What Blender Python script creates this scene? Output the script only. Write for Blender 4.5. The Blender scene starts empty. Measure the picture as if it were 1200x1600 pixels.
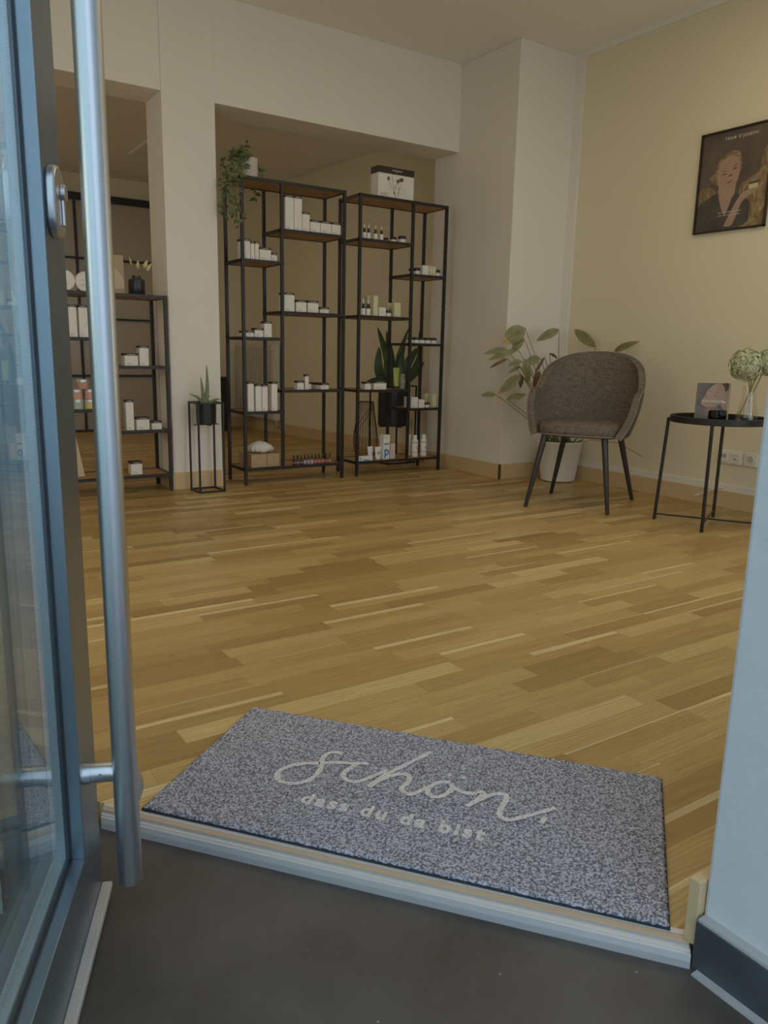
import bpy, bmesh, math, random
from mathutils import Vector, Matrix
random.seed(7)
scene = bpy.context.scene
COL = scene.collection

# ------------------------------------------------------------------ camera, world, lights, exposure
cam_d = bpy.data.cameras.new('camera')
cam = bpy.data.objects.new('camera', cam_d)
COL.objects.link(cam)
CR = ((0.8349, 0.0938, -0.5424), (-0.5501, 0.1795, -0.8156), (0.0209, 0.9793, 0.2015))
cam.matrix_world = Matrix.Translation((0, 0, 0.84)) @ Matrix(CR).to_4x4()
cam_d.sensor_fit = 'HORIZONTAL'
cam_d.sensor_width = 36.0
cam_d.lens = 36.0 * 1208.43 / 1200.0
cam_d.clip_start = 0.02
scene.camera = cam

world = bpy.data.worlds.new('overcast_sky')
scene.world = world
world.use_nodes = True
wb = world.node_tree.nodes['Background']
wb.inputs['Color'].default_value = (0.62, 0.80, 1.0, 1)
wb.inputs['Strength'].default_value = 1.52

def area(name, loc, rot, sx, sy, power, color):
    d = bpy.data.lights.new(name, 'AREA')
    d.shape = 'RECTANGLE'; d.size = sx; d.size_y = sy
    d.energy = power; d.color = color
    o = bpy.data.objects.new(name, d); COL.objects.link(o)
    o.location = loc; o.rotation_euler = rot
    return o
WARM = (1.0, 0.80, 0.54)
PALE_WARM = (1.0, 0.88, 0.68)
RAD = math.radians
# fill panels added inside the two unseen shop windows, standing in for daylight
area('window_fill_right', (2.6, 0.62, 1.6), (RAD(90), 0, 0), 2.2, 1.8, 2.5, PALE_WARM)
area('window_fill_right_up', (2.6, 0.62, 0.9), (RAD(125), 0, 0), 2.2, 0.9, 6.5, PALE_WARM)  # added panel aimed upwards to brighten the ceiling
area('window_fill_left', (-0.7, 1.5, 1.6), (RAD(90), 0, RAD(-42)), 1.2, 1.8, 6.0, PALE_WARM)  # added panel, turned off the window axis to brighten the pier
area('window_fill_left_up', (-0.7, 1.5, 0.9), (RAD(125), 0, RAD(-42)), 1.2, 0.9, 7.0, PALE_WARM)  # added panel aimed up and sideways, for ceiling and pier
area('ceiling_fill_light', (2.7, 1.9, 2.70), (0, 0, 0), 1.6, 1.2, 10.5, WARM)  # unseen overhead fill for the sales room, no fixture hangs here
area('ceiling_fill_light', (0.4, 2.3, 2.70), (0, 0, 0), 1.2, 0.9, 4.5, WARM)  # second unseen overhead fill, also without a fixture
area('back_room_fill_top', (1.4, 6.3, 2.38), (0, 0, 0), 1.6, 1.2, 5.0, WARM)  # fill added to lift the back room, no lamp is modelled
area('back_room_fill_side', (-1.5, 6.6, 1.5), (RAD(90), 0, RAD(-90)), 1.6, 1.4, 7.0, PALE_WARM)  # added side fill in front of the solid left wall, no window there

scene.view_settings.view_transform = 'Standard'
scene.view_settings.look = 'None'
scene.view_settings.gamma = 1.0
scene.view_settings.use_curve_mapping = False
scene.view_settings.exposure = 0.0

# ------------------------------------------------------------------ materials
def _new(name):
    m = bpy.data.materials.new(name); m.use_nodes = True
    nt = m.node_tree
    return m, nt, nt.nodes['Principled BSDF']

def N(nt, kind, **kw):
    n = nt.nodes.new(kind)
    for k, v in kw.items(): setattr(n, k, v)
    return n

def plain(name, col, rough=0.6, metal=0.0, var=0.06, scale=12.0, bump=0.0, bscale=150.0, spec=0.5, stretch=None):
    m, nt, b = _new(name)
    tc = N(nt, 'ShaderNodeTexCoord')
    src = tc.outputs['Object']
    if stretch:
        mp = N(nt, 'ShaderNodeMapping'); mp.inputs['Scale'].default_value = stretch
        nt.links.new(src, mp.inputs['Vector']); src = mp.outputs['Vector']
    nz = N(nt, 'ShaderNodeTexNoise'); nz.inputs['Scale'].default_value = scale; nz.inputs['Detail'].default_value = 4
    nt.links.new(src, nz.inputs['Vector'])
    mx = N(nt, 'ShaderNodeMix', data_type='RGBA')
    lo = [max(0, c * (1 - var)) for c in col]; hi = [min(1, c * (1 + var)) for c in col]
    mx.inputs[6].default_value = (*lo, 1); mx.inputs[7].default_value = (*hi, 1)
    nt.links.new(nz.outputs['Fac'], mx.inputs[0]); nt.links.new(mx.outputs[2], b.inputs['Base Color'])
    b.inputs['Roughness'].default_value = rough; b.inputs['Metallic'].default_value = metal
    b.inputs['Specular IOR Level'].default_value = spec
    if bump > 0:
        n2 = N(nt, 'ShaderNodeTexNoise'); n2.inputs['Scale'].default_value = bscale
        nt.links.new(src, n2.inputs['Vector'])
        bp = N(nt, 'ShaderNodeBump'); bp.inputs['Strength'].default_value = bump; bp.inputs['Distance'].default_value = 0.002
        nt.links.new(n2.outputs['Fac'], bp.inputs['Height']); nt.links.new(bp.outputs['Normal'], b.inputs['Normal'])
    return m

def math_node(nt, op, a, b=None, c=None):
    n = N(nt, 'ShaderNodeMath', operation=op)
    for i, v in enumerate((a, b, c)):
        if v is None: continue
        if isinstance(v, (int, float)): n.inputs[i].default_value = v
        else: nt.links.new(v, n.inputs[i])
    return n.outputs[0]

def parquet():
    m, nt, b = _new('oak_parquet')
    tc = N(nt, 'ShaderNodeTexCoord'); sp = N(nt, 'ShaderNodeSeparateXYZ')
    nt.links.new(tc.outputs['Object'], sp.inputs[0])
    X, Y = sp.outputs[0], sp.outputs[1]
    wdt, ln = 0.066, 0.42
    rowf = math_node(nt, 'DIVIDE', Y, wdt)
    row = math_node(nt, 'FLOOR', rowf)
    wn = N(nt, 'ShaderNodeTexWhiteNoise', noise_dimensions='1D'); nt.links.new(row, wn.inputs['W'])
    # uneven strip lengths: warp x by a row-seeded slow noise
    cv = N(nt, 'ShaderNodeCombineXYZ')
    nt.links.new(math_node(nt, 'MULTIPLY', X, 1.3), cv.inputs[0]); nt.links.new(math_node(nt, 'MULTIPLY', row, 3.71), cv.inputs[1])
    ns = N(nt, 'ShaderNodeTexNoise'); ns.inputs['Scale'].default_value = 1.0; ns.inputs['Detail'].default_value = 0
    nt.links.new(cv.outputs[0], ns.inputs['Vector'])
    u = math_node(nt, 'ADD', math_node(nt, 'DIVIDE', X, ln), math_node(nt, 'MULTIPLY', wn.outputs['Value'], 13.0))
    u = math_node(nt, 'ADD', u, math_node(nt, 'MULTIPLY', ns.outputs['Fac'], 1.3))
    cell = math_node(nt, 'FLOOR', u)
    cc = N(nt, 'ShaderNodeCombineXYZ'); nt.links.new(cell, cc.inputs[0]); nt.links.new(row, cc.inputs[1])
    w2 = N(nt, 'ShaderNodeTexWhiteNoise', noise_dimensions='2D'); nt.links.new(cc.outputs[0], w2.inputs['Vector'])
    cr = N(nt, 'ShaderNodeValToRGB'); e = cr.color_ramp.elements
    e[0].position = 0.0; e[0].color = (0.37, 0.235, 0.085, 1)
    e[1].position = 1.0; e[1].color = (0.60, 0.445, 0.225, 1)
    for pos, c in ((0.30, (0.44, 0.295, 0.115, 1)), (0.62, (0.485, 0.335, 0.140, 1)), (0.90, (0.52, 0.37, 0.165, 1)), (0.94, (0.565, 0.415, 0.20, 1))):
        k = e.new(pos); k.color = c
    nt.links.new(w2.outputs['Value'], cr.inputs['Fac'])
    # pale sapwood edge on some strips
    sx = N(nt, 'ShaderNodeSeparateColor'); nt.links.new(w2.outputs['Color'], sx.inputs[0])
    sap = math_node(nt, 'MULTIPLY', math_node(nt, 'GREATER_THAN', sx.outputs[1], 0.84), math_node(nt, 'GREATER_THAN', math_node(nt, 'FRACT', rowf), math_node(nt, 'ADD', math_node(nt, 'MULTIPLY', sx.outputs[2], 0.35), 0.60)))
    smx = N(nt, 'ShaderNodeMix', data_type='RGBA'); nt.links.new(math_node(nt, 'MULTIPLY', sap, 0.75), smx.inputs[0])
    nt.links.new(cr.outputs['Color'], smx.inputs[6]); smx.inputs[7].default_value = (0.74, 0.60, 0.36, 1)
    # grain: stretched noise, seeded per strip, with a wavy distortion
    off = N(nt, 'ShaderNodeVectorMath', operation='MULTIPLY_ADD')
    nt.links.new(w2.outputs['Color'], off.inputs[0]); off.inputs[1].default_value = (9, 9, 9)
    nt.links.new(tc.outputs['Object'], off.inputs[2])
    mp = N(nt, 'ShaderNodeMapping'); mp.inputs['Scale'].default_value = (3.0, 46.0, 3.0)
    nt.links.new(off.outputs[0], mp.inputs['Vector'])
    g = N(nt, 'ShaderNodeTexNoise'); g.inputs['Scale'].default_value = 1.6; g.inputs['Detail'].default_value = 6; g.inputs['Distortion'].default_value = 1.1
    nt.links.new(mp.outputs[0], g.inputs['Vector'])
    wv = N(nt, 'ShaderNodeTexWave', wave_type='BANDS', bands_direction='Y'); wv.inputs['Scale'].default_value = 30.0
    wv.inputs['Distortion'].default_value = 14.0; wv.inputs['Detail'].default_value = 2; wv.inputs['Detail Scale'].default_value = 0.35
    mp2 = N(nt, 'ShaderNodeMapping'); mp2.inputs['Scale'].default_value = (0.35, 1.0, 1.0)
    nt.links.new(off.outputs[0], mp2.inputs['Vector']); nt.links.new(mp2.outputs[0], wv.inputs['Vector'])
    gsum = math_node(nt, 'ADD', math_node(nt, 'MULTIPLY', g.outputs['Fac'], 0.55), math_node(nt, 'MULTIPLY', wv.outputs['Fac'], math_node(nt, 'MULTIPLY', sx.outputs[0], 0.22)))
    gmul = math_node(nt, 'ADD', gsum, 0.66)
    # seams
    fy = math_node(nt, 'FRACT', rowf); fx = math_node(nt, 'FRACT', u)
    dy = math_node(nt, 'MINIMUM', fy, math_node(nt, 'SUBTRACT', 1.0, fy))
    dx = math_node(nt, 'MINIMUM', fx, math_node(nt, 'SUBTRACT', 1.0, fx))
    seam = math_node(nt, 'MINIMUM', math_node(nt, 'MULTIPLY', dy, wdt), math_node(nt, 'MULTIPLY', dx, ln))
    line = math_node(nt, 'SMOOTHSTEP', seam, 0.0, 0.0011) if False else math_node(nt, 'MINIMUM', math_node(nt, 'DIVIDE', seam, 0.0009), 1.0)
    lf = math_node(nt, 'ADD', math_node(nt, 'MULTIPLY', line, 0.35), 0.65)
    tot = math_node(nt, 'MULTIPLY', gmul, lf)
    # knots
    kn = N(nt, 'ShaderNodeTexVoronoi'); kn.inputs['Scale'].default_value = 2.1
    mk = N(nt, 'ShaderNodeMapping'); mk.inputs['Scale'].default_value = (1.0, 2.2, 1.0)
    nt.links.new(tc.outputs['Object'], mk.inputs['Vector']); nt.links.new(mk.outputs[0], kn.inputs['Vector'])
    kd = math_node(nt, 'MINIMUM', math_node(nt, 'ADD', math_node(nt, 'MULTIPLY', kn.outputs['Distance'], 18.0), 0.45), 1.0)
    tot = math_node(nt, 'MULTIPLY', tot, kd)
    vm = N(nt, 'ShaderNodeVectorMath', operation='SCALE'); tint = N(nt, 'ShaderNodeVectorMath', operation='MULTIPLY'); nt.links.new(smx.outputs[2], tint.inputs[0]); tint.inputs[1].default_value = (1.04, 1.02, 0.92)
    nt.links.new(tint.outputs[0], vm.inputs[0]); nt.links.new(tot, vm.inputs['Scale'])
    nt.links.new(vm.outputs[0], b.inputs['Base Color'])
    b.inputs['Roughness'].default_value = 0.38
    b.inputs['Specular IOR Level'].default_value = 0.42
    bp = N(nt, 'ShaderNodeBump'); bp.inputs['Strength'].default_value = 0.15; bp.inputs['Distance'].default_value = 0.001
    nt.links.new(tot, bp.inputs['Height']); nt.links.new(bp.outputs['Normal'], b.inputs['Normal'])
    return m

def speckle(name, c0, c1, scale, rough=0.95, lo=0.42, hi=0.58):
    m, nt, b = _new(name)
    tc = N(nt, 'ShaderNodeTexCoord')
    nz = N(nt, 'ShaderNodeTexNoise'); nz.inputs['Scale'].default_value = scale; nz.inputs['Detail'].default_value = 3; nz.inputs['Roughness'].default_value = 0.6
    nt.links.new(tc.outputs['Object'], nz.inputs['Vector'])
    cr = N(nt, 'ShaderNodeValToRGB'); e = cr.color_ramp.elements
    e[0].position = lo; e[0].color = (*c0, 1); e[1].position = hi; e[1].color = (*c1, 1)
    nt.links.new(nz.outputs['Fac'], cr.inputs['Fac']); nt.links.new(cr.outputs[0], b.inputs['Base Color'])
    b.inputs['Roughness'].default_value = rough; b.inputs['Specular IOR Level'].default_value = 0.1
    return m

def slate():
    m, nt, b = _new('anthracite_tile')
    tc = N(nt, 'ShaderNodeTexCoord')
    n1 = N(nt, 'ShaderNodeTexNoise'); n1.inputs['Scale'].default_value = 3.2; n1.inputs['Detail'].default_value = 8; n1.inputs['Roughness'].default_value = 0.62
    nt.links.new(tc.outputs['Object'], n1.inputs['Vector'])
    cr = N(nt, 'ShaderNodeValToRGB'); e = cr.color_ramp.elements
    e[0].position = 0.34; e[0].color = (0.066, 0.056, 0.046, 1); e[1].position = 0.66; e[1].color = (0.118, 0.106, 0.094, 1)
    nt.links.new(n1.outputs['Fac'], cr.inputs['Fac'])
    v = N(nt, 'ShaderNodeTexVoronoi'); v.inputs['Scale'].default_value = 14.0
    nt.links.new(tc.outputs['Object'], v.inputs['Vector'])
    sp = math_node(nt, 'LESS_THAN', v.outputs['Distance'], 0.028)
    mx = N(nt, 'ShaderNodeMix', data_type='RGBA'); nt.links.new(sp, mx.inputs[0])
    nt.links.new(cr.outputs[0], mx.inputs[6]); mx.inputs[7].default_value = (0.3, 0.28, 0.25, 1)
    nt.links.new(mx.outputs[2], b.inputs['Base Color'])
    b.inputs['Roughness'].default_value = 0.55
    return m

def brushed(name, col, rough, axis_scale, metal=1.0, amp=0.12):
    m, nt, b = _new(name)
    tc = N(nt, 'ShaderNodeTexCoord'); mp = N(nt, 'ShaderNodeMapping'); mp.inputs['Scale'].default_value = axis_scale
    nt.links.new(tc.outputs['Object'], mp.inputs['Vector'])
    nz = N(nt, 'ShaderNodeTexNoise'); nz.inputs['Scale'].default_value = 1.0; nz.inputs['Detail'].default_value = 3
    nt.links.new(mp.outputs[0], nz.inputs['Vector'])
    r = math_node(nt, 'ADD', math_node(nt, 'MULTIPLY', nz.outputs['Fac'], amp), rough)
    nt.links.new(r, b.inputs['Roughness'])
    b.inputs['Base Color'].default_value = (*col, 1); b.inputs['Metallic'].default_value = metal
    bp = N(nt, 'ShaderNodeBump'); bp.inputs['Strength'].default_value = 0.05; bp.inputs['Distance'].default_value = 0.001
    nt.links.new(nz.outputs['Fac'], bp.inputs['Height']); nt.links.new(bp.outputs['Normal'], b.inputs['Normal'])
    return m

def glass(name, tint=(0.92, 0.96, 0.95), base=0.04):
    m = bpy.data.materials.new(name); m.use_nodes = True
    nt = m.node_tree; nt.nodes.remove(nt.nodes['Principled BSDF'])
    out = nt.nodes['Material Output']
    ge = N(nt, 'ShaderNodeNewGeometry')
    dt = N(nt, 'ShaderNodeVectorMath', operation='DOT_PRODUCT')
    nt.links.new(ge.outputs['Normal'], dt.inputs[0]); nt.links.new(ge.outputs['Incoming'], dt.inputs[1])
    c = math_node(nt, 'ABSOLUTE', dt.outputs['Value'])
    p = math_node(nt, 'POWER', math_node(nt, 'SUBTRACT', 1.0, c), 5.0)
    f = math_node(nt, 'ADD', math_node(nt, 'MULTIPLY', p, 1 - base), base)
    tr = N(nt, 'ShaderNodeBsdfTransparent'); tr.inputs['Color'].default_value = (*tint, 1)
    gl = N(nt, 'ShaderNodeBsdfGlossy'); gl.inputs['Roughness'].default_value = 0.0; gl.inputs['Color'].default_value = (1, 1, 1, 1)
    mx = N(nt, 'ShaderNodeMixShader'); nt.links.new(f, mx.inputs[0]); nt.links.new(tr.outputs[0], mx.inputs[1]); nt.links.new(gl.outputs[0], mx.inputs[2])
    nt.links.new(mx.outputs[0], out.inputs['Surface'])
    return m

def fabric(name, c0, c1):
    m, nt, b = _new(name)
    tc = N(nt, 'ShaderNodeTexCoord')
    def st(sc):
        mp = N(nt, 'ShaderNodeMapping'); mp.inputs['Scale'].default_value = sc
        nt.links.new(tc.outputs['Object'], mp.inputs['Vector'])
        nz = N(nt, 'ShaderNodeTexNoise'); nz.inputs['Scale'].default_value = 1.0; nz.inputs['Detail'].default_value = 4
        nt.links.new(mp.outputs[0], nz.inputs['Vector']); return nz.outputs['Fac']
    a = math_node(nt, 'ADD', math_node(nt, 'MULTIPLY', st((260, 260, 22)), 0.5), math_node(nt, 'MULTIPLY', st((22, 22, 320)), 0.5))
    cr = N(nt, 'ShaderNodeValToRGB'); e = cr.color_ramp.elements
    e[0].position = 0.38; e[0].color = (*c0, 1); e[1].position = 0.62; e[1].color = (*c1, 1)
    nt.links.new(a, cr.inputs['Fac']); nt.links.new(cr.outputs[0], b.inputs['Base Color'])
    b.inputs['Roughness'].default_value = 0.9; b.inputs['Specular IOR Level'].default_value = 0.15
    bp = N(nt, 'ShaderNodeBump'); bp.inputs['Strength'].default_value = 0.25; bp.inputs['Distance'].default_value = 0.001
    nt.links.new(a, bp.inputs['Height']); nt.links.new(bp.outputs['Normal'], b.inputs['Normal'])
    return m

def ramp_mat(name, stops, scale, stretch=(1, 1, 1), rough=0.6, detail=5, dist=0.0):
    m, nt, b = _new(name)
    tc = N(nt, 'ShaderNodeTexCoord'); mp = N(nt, 'ShaderNodeMapping'); mp.inputs['Scale'].default_value = stretch
    nt.links.new(tc.outputs['Object'], mp.inputs['Vector'])
    nz = N(nt, 'ShaderNodeTexNoise'); nz.inputs['Scale'].default_value = scale; nz.inputs['Detail'].default_value = detail; nz.inputs['Distortion'].default_value = dist
    nt.links.new(mp.outputs[0], nz.inputs['Vector'])
    cr = N(nt, 'ShaderNodeValToRGB'); e = cr.color_ramp.elements
    e[0].position = stops[0][0]; e[0].color = (*stops[0][1], 1); e[1].position = stops[-1][0]; e[1].color = (*stops[-1][1], 1)
    for p, c in stops[1:-1]:
        k = e.new(p); k.color = (*c, 1)
    nt.links.new(nz.outputs['Fac'], cr.inputs['Fac']); nt.links.new(cr.outputs[0], b.inputs['Base Color'])
    b.inputs['Roughness'].default_value = rough
    return m

M_WALL = plain('white_wall_paint', (0.80, 0.765, 0.70), 0.85, var=0.02, scale=3, bump=0.12, bscale=90)
M_CEIL = plain('ceiling_paint', (0.86, 0.83, 0.77), 0.9, var=0.02, scale=3)
M_BEIGE = plain('beige_wall_paint', (0.78, 0.71, 0.53), 0.85, var=0.02, scale=3, bump=0.1, bscale=90)
M_FLOOR = parquet()
M_SKIRT = plain('oak_skirting', (0.66, 0.49, 0.27), 0.5, var=0.10, scale=6, stretch=(1, 1, 9))
M_TRIMW = plain('white_trim_paint', (0.80, 0.78, 0.73), 0.5, var=0.02)
M_EXTW = plain('exterior_render', (0.66, 0.68, 0.67), 0.9, var=0.04, scale=14, bump=0.5, bscale=60)
M_TILE = slate()
M_TILEB = ramp_mat('dark_base_tile', [(0.3, (0.035, 0.042, 0.048)), (0.7, (0.085, 0.095, 0.10))], 9, rough=0.45)
M_GROUT = plain('grout', (0.45, 0.45, 0.44), 0.9, var=0.08, scale=40)
M_ALU = plain('anodised_grey_aluminium', (0.24, 0.30, 0.345), 0.32, 0.75, var=0.04, scale=20, bump=0.04, bscale=300)
M_SEAL = plain('grey_seal_strip', (0.55, 0.52, 0.46), 0.6, var=0.08, scale=20)
M_GASKET = plain('black_gasket', (0.03, 0.035, 0.04), 0.5)
M_SPACER = plain('spacer_aluminium', (0.55, 0.58, 0.60), 0.35, 0.6, var=0.05)
M_STEEL = brushed('brushed_steel', (0.60, 0.61, 0.62), 0.30, (900, 900, 6))
M_GLASS = glass('window_glass')
M_VGLASS = glass('vase_glass', (0.97, 0.98, 0.97), 0.05)
M_SMOKE = glass('smoked_glass', (0.28, 0.25, 0.24), 0.07)
M_BLACK = plain('black_metal', (0.030, 0.029, 0.030), 0.42, 0.3, var=0.1, spec=0.5)
M_DARKPOT = plain('black_pot_glaze', (0.018, 0.02, 0.024), 0.3, var=0.1)
M_OAKB = ramp_mat('oak_board', [(0.3, (0.36, 0.20, 0.075)), (0.7, (0.50, 0.30, 0.13))], 5, (1, 12, 12), 0.5)
M_CARTON = plain('white_carton', (0.80, 0.77, 0.71), 0.55, var=0.02)
M_CAPB = plain('dark_brown_band', (0.035, 0.028, 0.020), 0.5)
M_PRINT = plain('grey_print', (0.38, 0.36, 0.33), 0.7)
M_PRINTL = plain('light_print', (0.50, 0.48, 0.42), 0.7)
M_YEL = plain('pale_green_carton', (0.66, 0.66, 0.42), 0.6, var=0.03)
M_KRAFT = plain('brown_cardboard', (0.47, 0.33, 0.19), 0.8, var=0.06, scale=30)
M_TOWEL = plain('white_towel', (0.78, 0.74, 0.66), 0.95, var=0.06, scale=40, bump=0.6, bscale=250)
M_CLAY = plain('white_planter_plastic', (0.80, 0.79, 0.74), 0.4, var=0.01)
M_CERAM = plain('pale_grey_ceramic', (0.62, 0.57, 0.50), 0.6, var=0.04)
M_SOIL = plain('potting_soil', (0.06, 0.04, 0.03), 0.95, var=0.4, scale=80)
M_LEAF = ramp_mat('olive_leaf', [(0.3, (0.17, 0.175, 0.065)), (0.7, (0.29, 0.275, 0.12))], 18, rough=0.45)
M_LEAFD = ramp_mat('dark_leaf', [(0.3, (0.045, 0.08, 0.035)), (0.7, (0.09, 0.135, 0.05))], 14, rough=0.4)
M_LEAFV = ramp_mat('trailing_leaf', [(0.3, (0.05, 0.085, 0.025)), (0.7, (0.14, 0.18, 0.055))], 25, rough=0.5)
M_DEAD = ramp_mat('dry_brown_leaf', [(0.3, (0.10, 0.05, 0.03)), (0.7, (0.22, 0.12, 0.06))], 25, rough=0.7)
M_VEIN = plain('leaf_vein', (0.17, 0.16, 0.06), 0.6)
M_TIP = plain('dry_leaf_tip', (0.50, 0.36, 0.14), 0.7, var=0.2, scale=60)
M_STEM = plain('thin_stem', (0.24, 0.17, 0.07), 0.6, var=0.2)
M_FAB = fabric('grey_brown_upholstery', (0.10, 0.084, 0.068), (0.22, 0.185, 0.15))
M_PIPING = plain('upholstery_piping', (0.24, 0.21, 0.18), 0.8)
M_LEG = plain('dark_chair_leg', (0.055, 0.05, 0.05), 0.4, 0.3)
M_TRAY = plain('black_tray_lacquer', (0.022, 0.023, 0.026), 0.33, 0.2)
M_MAT = speckle('speckled_doormat_pile', (0.155, 0.145, 0.158), (0.53, 0.52, 0.575), 250)
M_MATL = speckle('pale_doormat_lettering', (0.46, 0.43, 0.43), (0.78, 0.74, 0.71), 300, lo=0.34, hi=0.54)
M_RUBBER = plain('rubber_mat_backing', (0.03, 0.035, 0.045), 0.8)
M_RAD = plain('radiator_enamel', (0.66, 0.62, 0.54), 0.45, var=0.02)
M_SOCK = plain('white_socket_plastic', (0.78, 0.75, 0.69), 0.35, var=0.01)
M_SOCKD = plain('socket_recess', (0.25, 0.23, 0.20), 0.5)
M_AMBER = plain('dark_bottle_glass', (0.035, 0.03, 0.028), 0.2)
M_HYD = ramp_mat('hydrangea_petal', [(0.3, (0.36, 0.40, 0.20)), (0.7, (0.62, 0.62, 0.42))], 30, rough=0.8)
M_DRY = plain('dried_bunny_tail', (0.62, 0.52, 0.30), 0.9, var=0.15, scale=60)
M_BLUE = plain('blue_print', (0.03, 0.22, 0.50), 0.5)
M_NAVY = plain('navy_print', (0.03, 0.05, 0.12), 0.5)
M_RED = plain('red_print', (0.45, 0.10, 0.06), 0.5)
M_PINKC = plain('pale_pink_carton', (0.70, 0.56, 0.50), 0.6)
M_WHITE = plain('white_plastic', (0.82, 0.80, 0.77), 0.35, var=0.01)
M_OLIVE = plain('lime_tube', (0.34, 0.38, 0.08), 0.4)
M_SAGE = plain('sage_bottle', (0.20, 0.23, 0.14), 0.45)
M_PANEL = plain('taupe_panel_glass', (0.44, 0.38, 0.30), 0.22, var=0.05, scale=1.5)

# ------------------------------------------------------------------ mesh helpers
class MB:
    """collects geometry for ONE mesh object"""
    def __init__(s): s.bm = bmesh.new(); s.mi = 0
    def _f(s, vs):
        try:
            f = s.bm.faces.new(vs); f.material_index = s.mi; return f
        except ValueError: return None
    def box(s, x0, x1, y0, y1, z0, z1, rot=None):
        c = [(x, y, z) for z in (z0, z1) for y in (y0, y1) for x in (x0, x1)]
        vs = [s.bm.verts.new(rot @ Vector(p) if rot else p) for p in c]
        for q in ((0, 2, 3, 1), (4, 5, 7, 6), (0, 1, 5, 4), (2, 6, 7, 3), (0, 4, 6, 2), (1, 3, 7, 5)):
            s._f([vs[i] for i in q])
        return s
    def quad(s, pts):
        s._f([s.bm.verts.new(p) for p in pts]); return s
    def prism(s, poly, z0, z1, mat=None):
        """polygon (x,y) extruded in z, optionally transformed by a matrix"""
        T = mat or Matrix.Identity(4)
        a = [s.bm.verts.new(T @ Vector((x, y, z0))) for x, y in poly]
        b = [s.bm.verts.new(T @ Vector((x, y, z1))) for x, y in poly]
        s._f(a[::-1]); s._f(b); n = len(poly)
        for i in range(n): s._f([a[i], a[(i + 1) % n], b[(i + 1) % n], b[i]])
        return s
    def tube(s, pts, r, seg=10, cap=True):
        pts = [Vector(p) for p in pts]; n = len(pts)
        rs = r if isinstance(r, (list, tuple)) else [r] * n
        prev = None; rings = []
        for i, p in enumerate(pts):
            t = (pts[min(i + 1, n - 1)] - pts[max(i - 1, 0)]).normalized()
            if prev is None:
                a = Vector((0, 0, 1)) if abs(t.z) < 0.9 else Vector((1, 0, 0))
                u = t.cross(a).normalized()
            else:
                u = (prev - t * prev.dot(t)); u = u.normalized() if u.length > 1e-6 else t.orthogonal().normalized()
            prev = u; v = t.cross(u)
            rings.append([s.bm.verts.new(p + (u * math.cos(2 * math.pi * k / seg) + v * math.sin(2 * math.pi * k / seg)) * rs[i]) for k in range(seg)])
        for i in range(n - 1):
            for k in range(seg):
                s._f([rings[i][k], rings[i][(k + 1) % seg], rings[i + 1][(k + 1) % seg], rings[i + 1][k]])
        if cap: s._f(rings[0][::-1]); s._f(rings[-1])
        return s
    def lathe(s, prof, c=(0, 0, 0), seg=24, mat=None):
        """profile [(r,z)] around the vertical axis at c"""
        T = mat or Matrix.Translation(c)
        rings = []
        for r, z in prof:
            if r < 1e-5: rings.append([s.bm.verts.new(T @ Vector((0, 0, z)))])
            else: rings.append([s.bm.verts.new(T @ Vector((r * math.cos(2 * math.pi * k / seg), r * math.sin(2 * math.pi * k / seg), z))) for k in range(seg)])
        for a, b in zip(rings, rings[1:]):
            for k in range(seg):
                k2 = (k + 1) % seg
                if len(a) == 1 and len(b) == 1: continue
                if len(a) == 1: s._f([a[0], b[k2], b[k]])
                elif len(b) == 1: s._f([a[k], a[k2], b[0]])
                else: s._f([a[k], a[k2], b[k2], b[k]])
        return s
    def ball(s, c, r, seg=12, rings=8, sc=(1, 1, 1)):
        prof = [(r * math.sin(math.pi * i / rings), -r * math.cos(math.pi * i / rings)) for i in range(rings + 1)]
        prof[0] = (0, -r); prof[-1] = (0, r)
        return s.lathe(prof, seg=seg, mat=Matrix.Translation(c) @ Matrix.Diagonal((*sc, 1)))
    def build(s, name, mats, parent=None, bevel=0.0, smooth=False, loc=None, subsurf=0, angle=None):
        bmesh.ops.recalc_face_normals(s.bm, faces=s.bm.faces[:])
        me = bpy.data.meshes.new(name); s.bm.to_mesh(me); s.bm.free()
        if not isinstance(mats, (list, tuple)): mats = [mats]
        for m in mats: me.materials.append(m)
        if smooth:
            for p in me.polygons: p.use_smooth = True
            try: me.set_sharp_from_angle(angle=math.radians(angle or 40))
            except Exception: pass
        o = bpy.data.objects.new(name, me); COL.objects.link(o)
        if parent: o.parent = parent
        if loc: o.location = loc
        if bevel > 0:
            b = o.modifiers.new('bevel', 'BEVEL'); b.width = bevel; b.segments = 2; b.limit_method = 'ANGLE'; b.angle_limit = math.radians(40)
        if subsurf:
            b = o.modifiers.new('subsurf', 'SUBSURF'); b.levels = subsurf; b.render_levels = subsurf
        return o

def tag(o, label=None, cat=None, group=None, kind=None):
    if label: o['label'] = label
    if cat: o['category'] = cat
    if group: o['group'] = group
    if kind: o['kind'] = kind
    return o
def thing(name, label, cat, loc=(0, 0, 0), rz=0.0, group=None):
    o = bpy.data.objects.new(name, None); COL.objects.link(o)
    o.empty_display_size = 0.05
    o.location = loc; o.rotation_euler = (0, 0, rz)
    return tag(o, label, cat, group)
def struct(o): o['kind'] = 'structure'; return o

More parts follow.
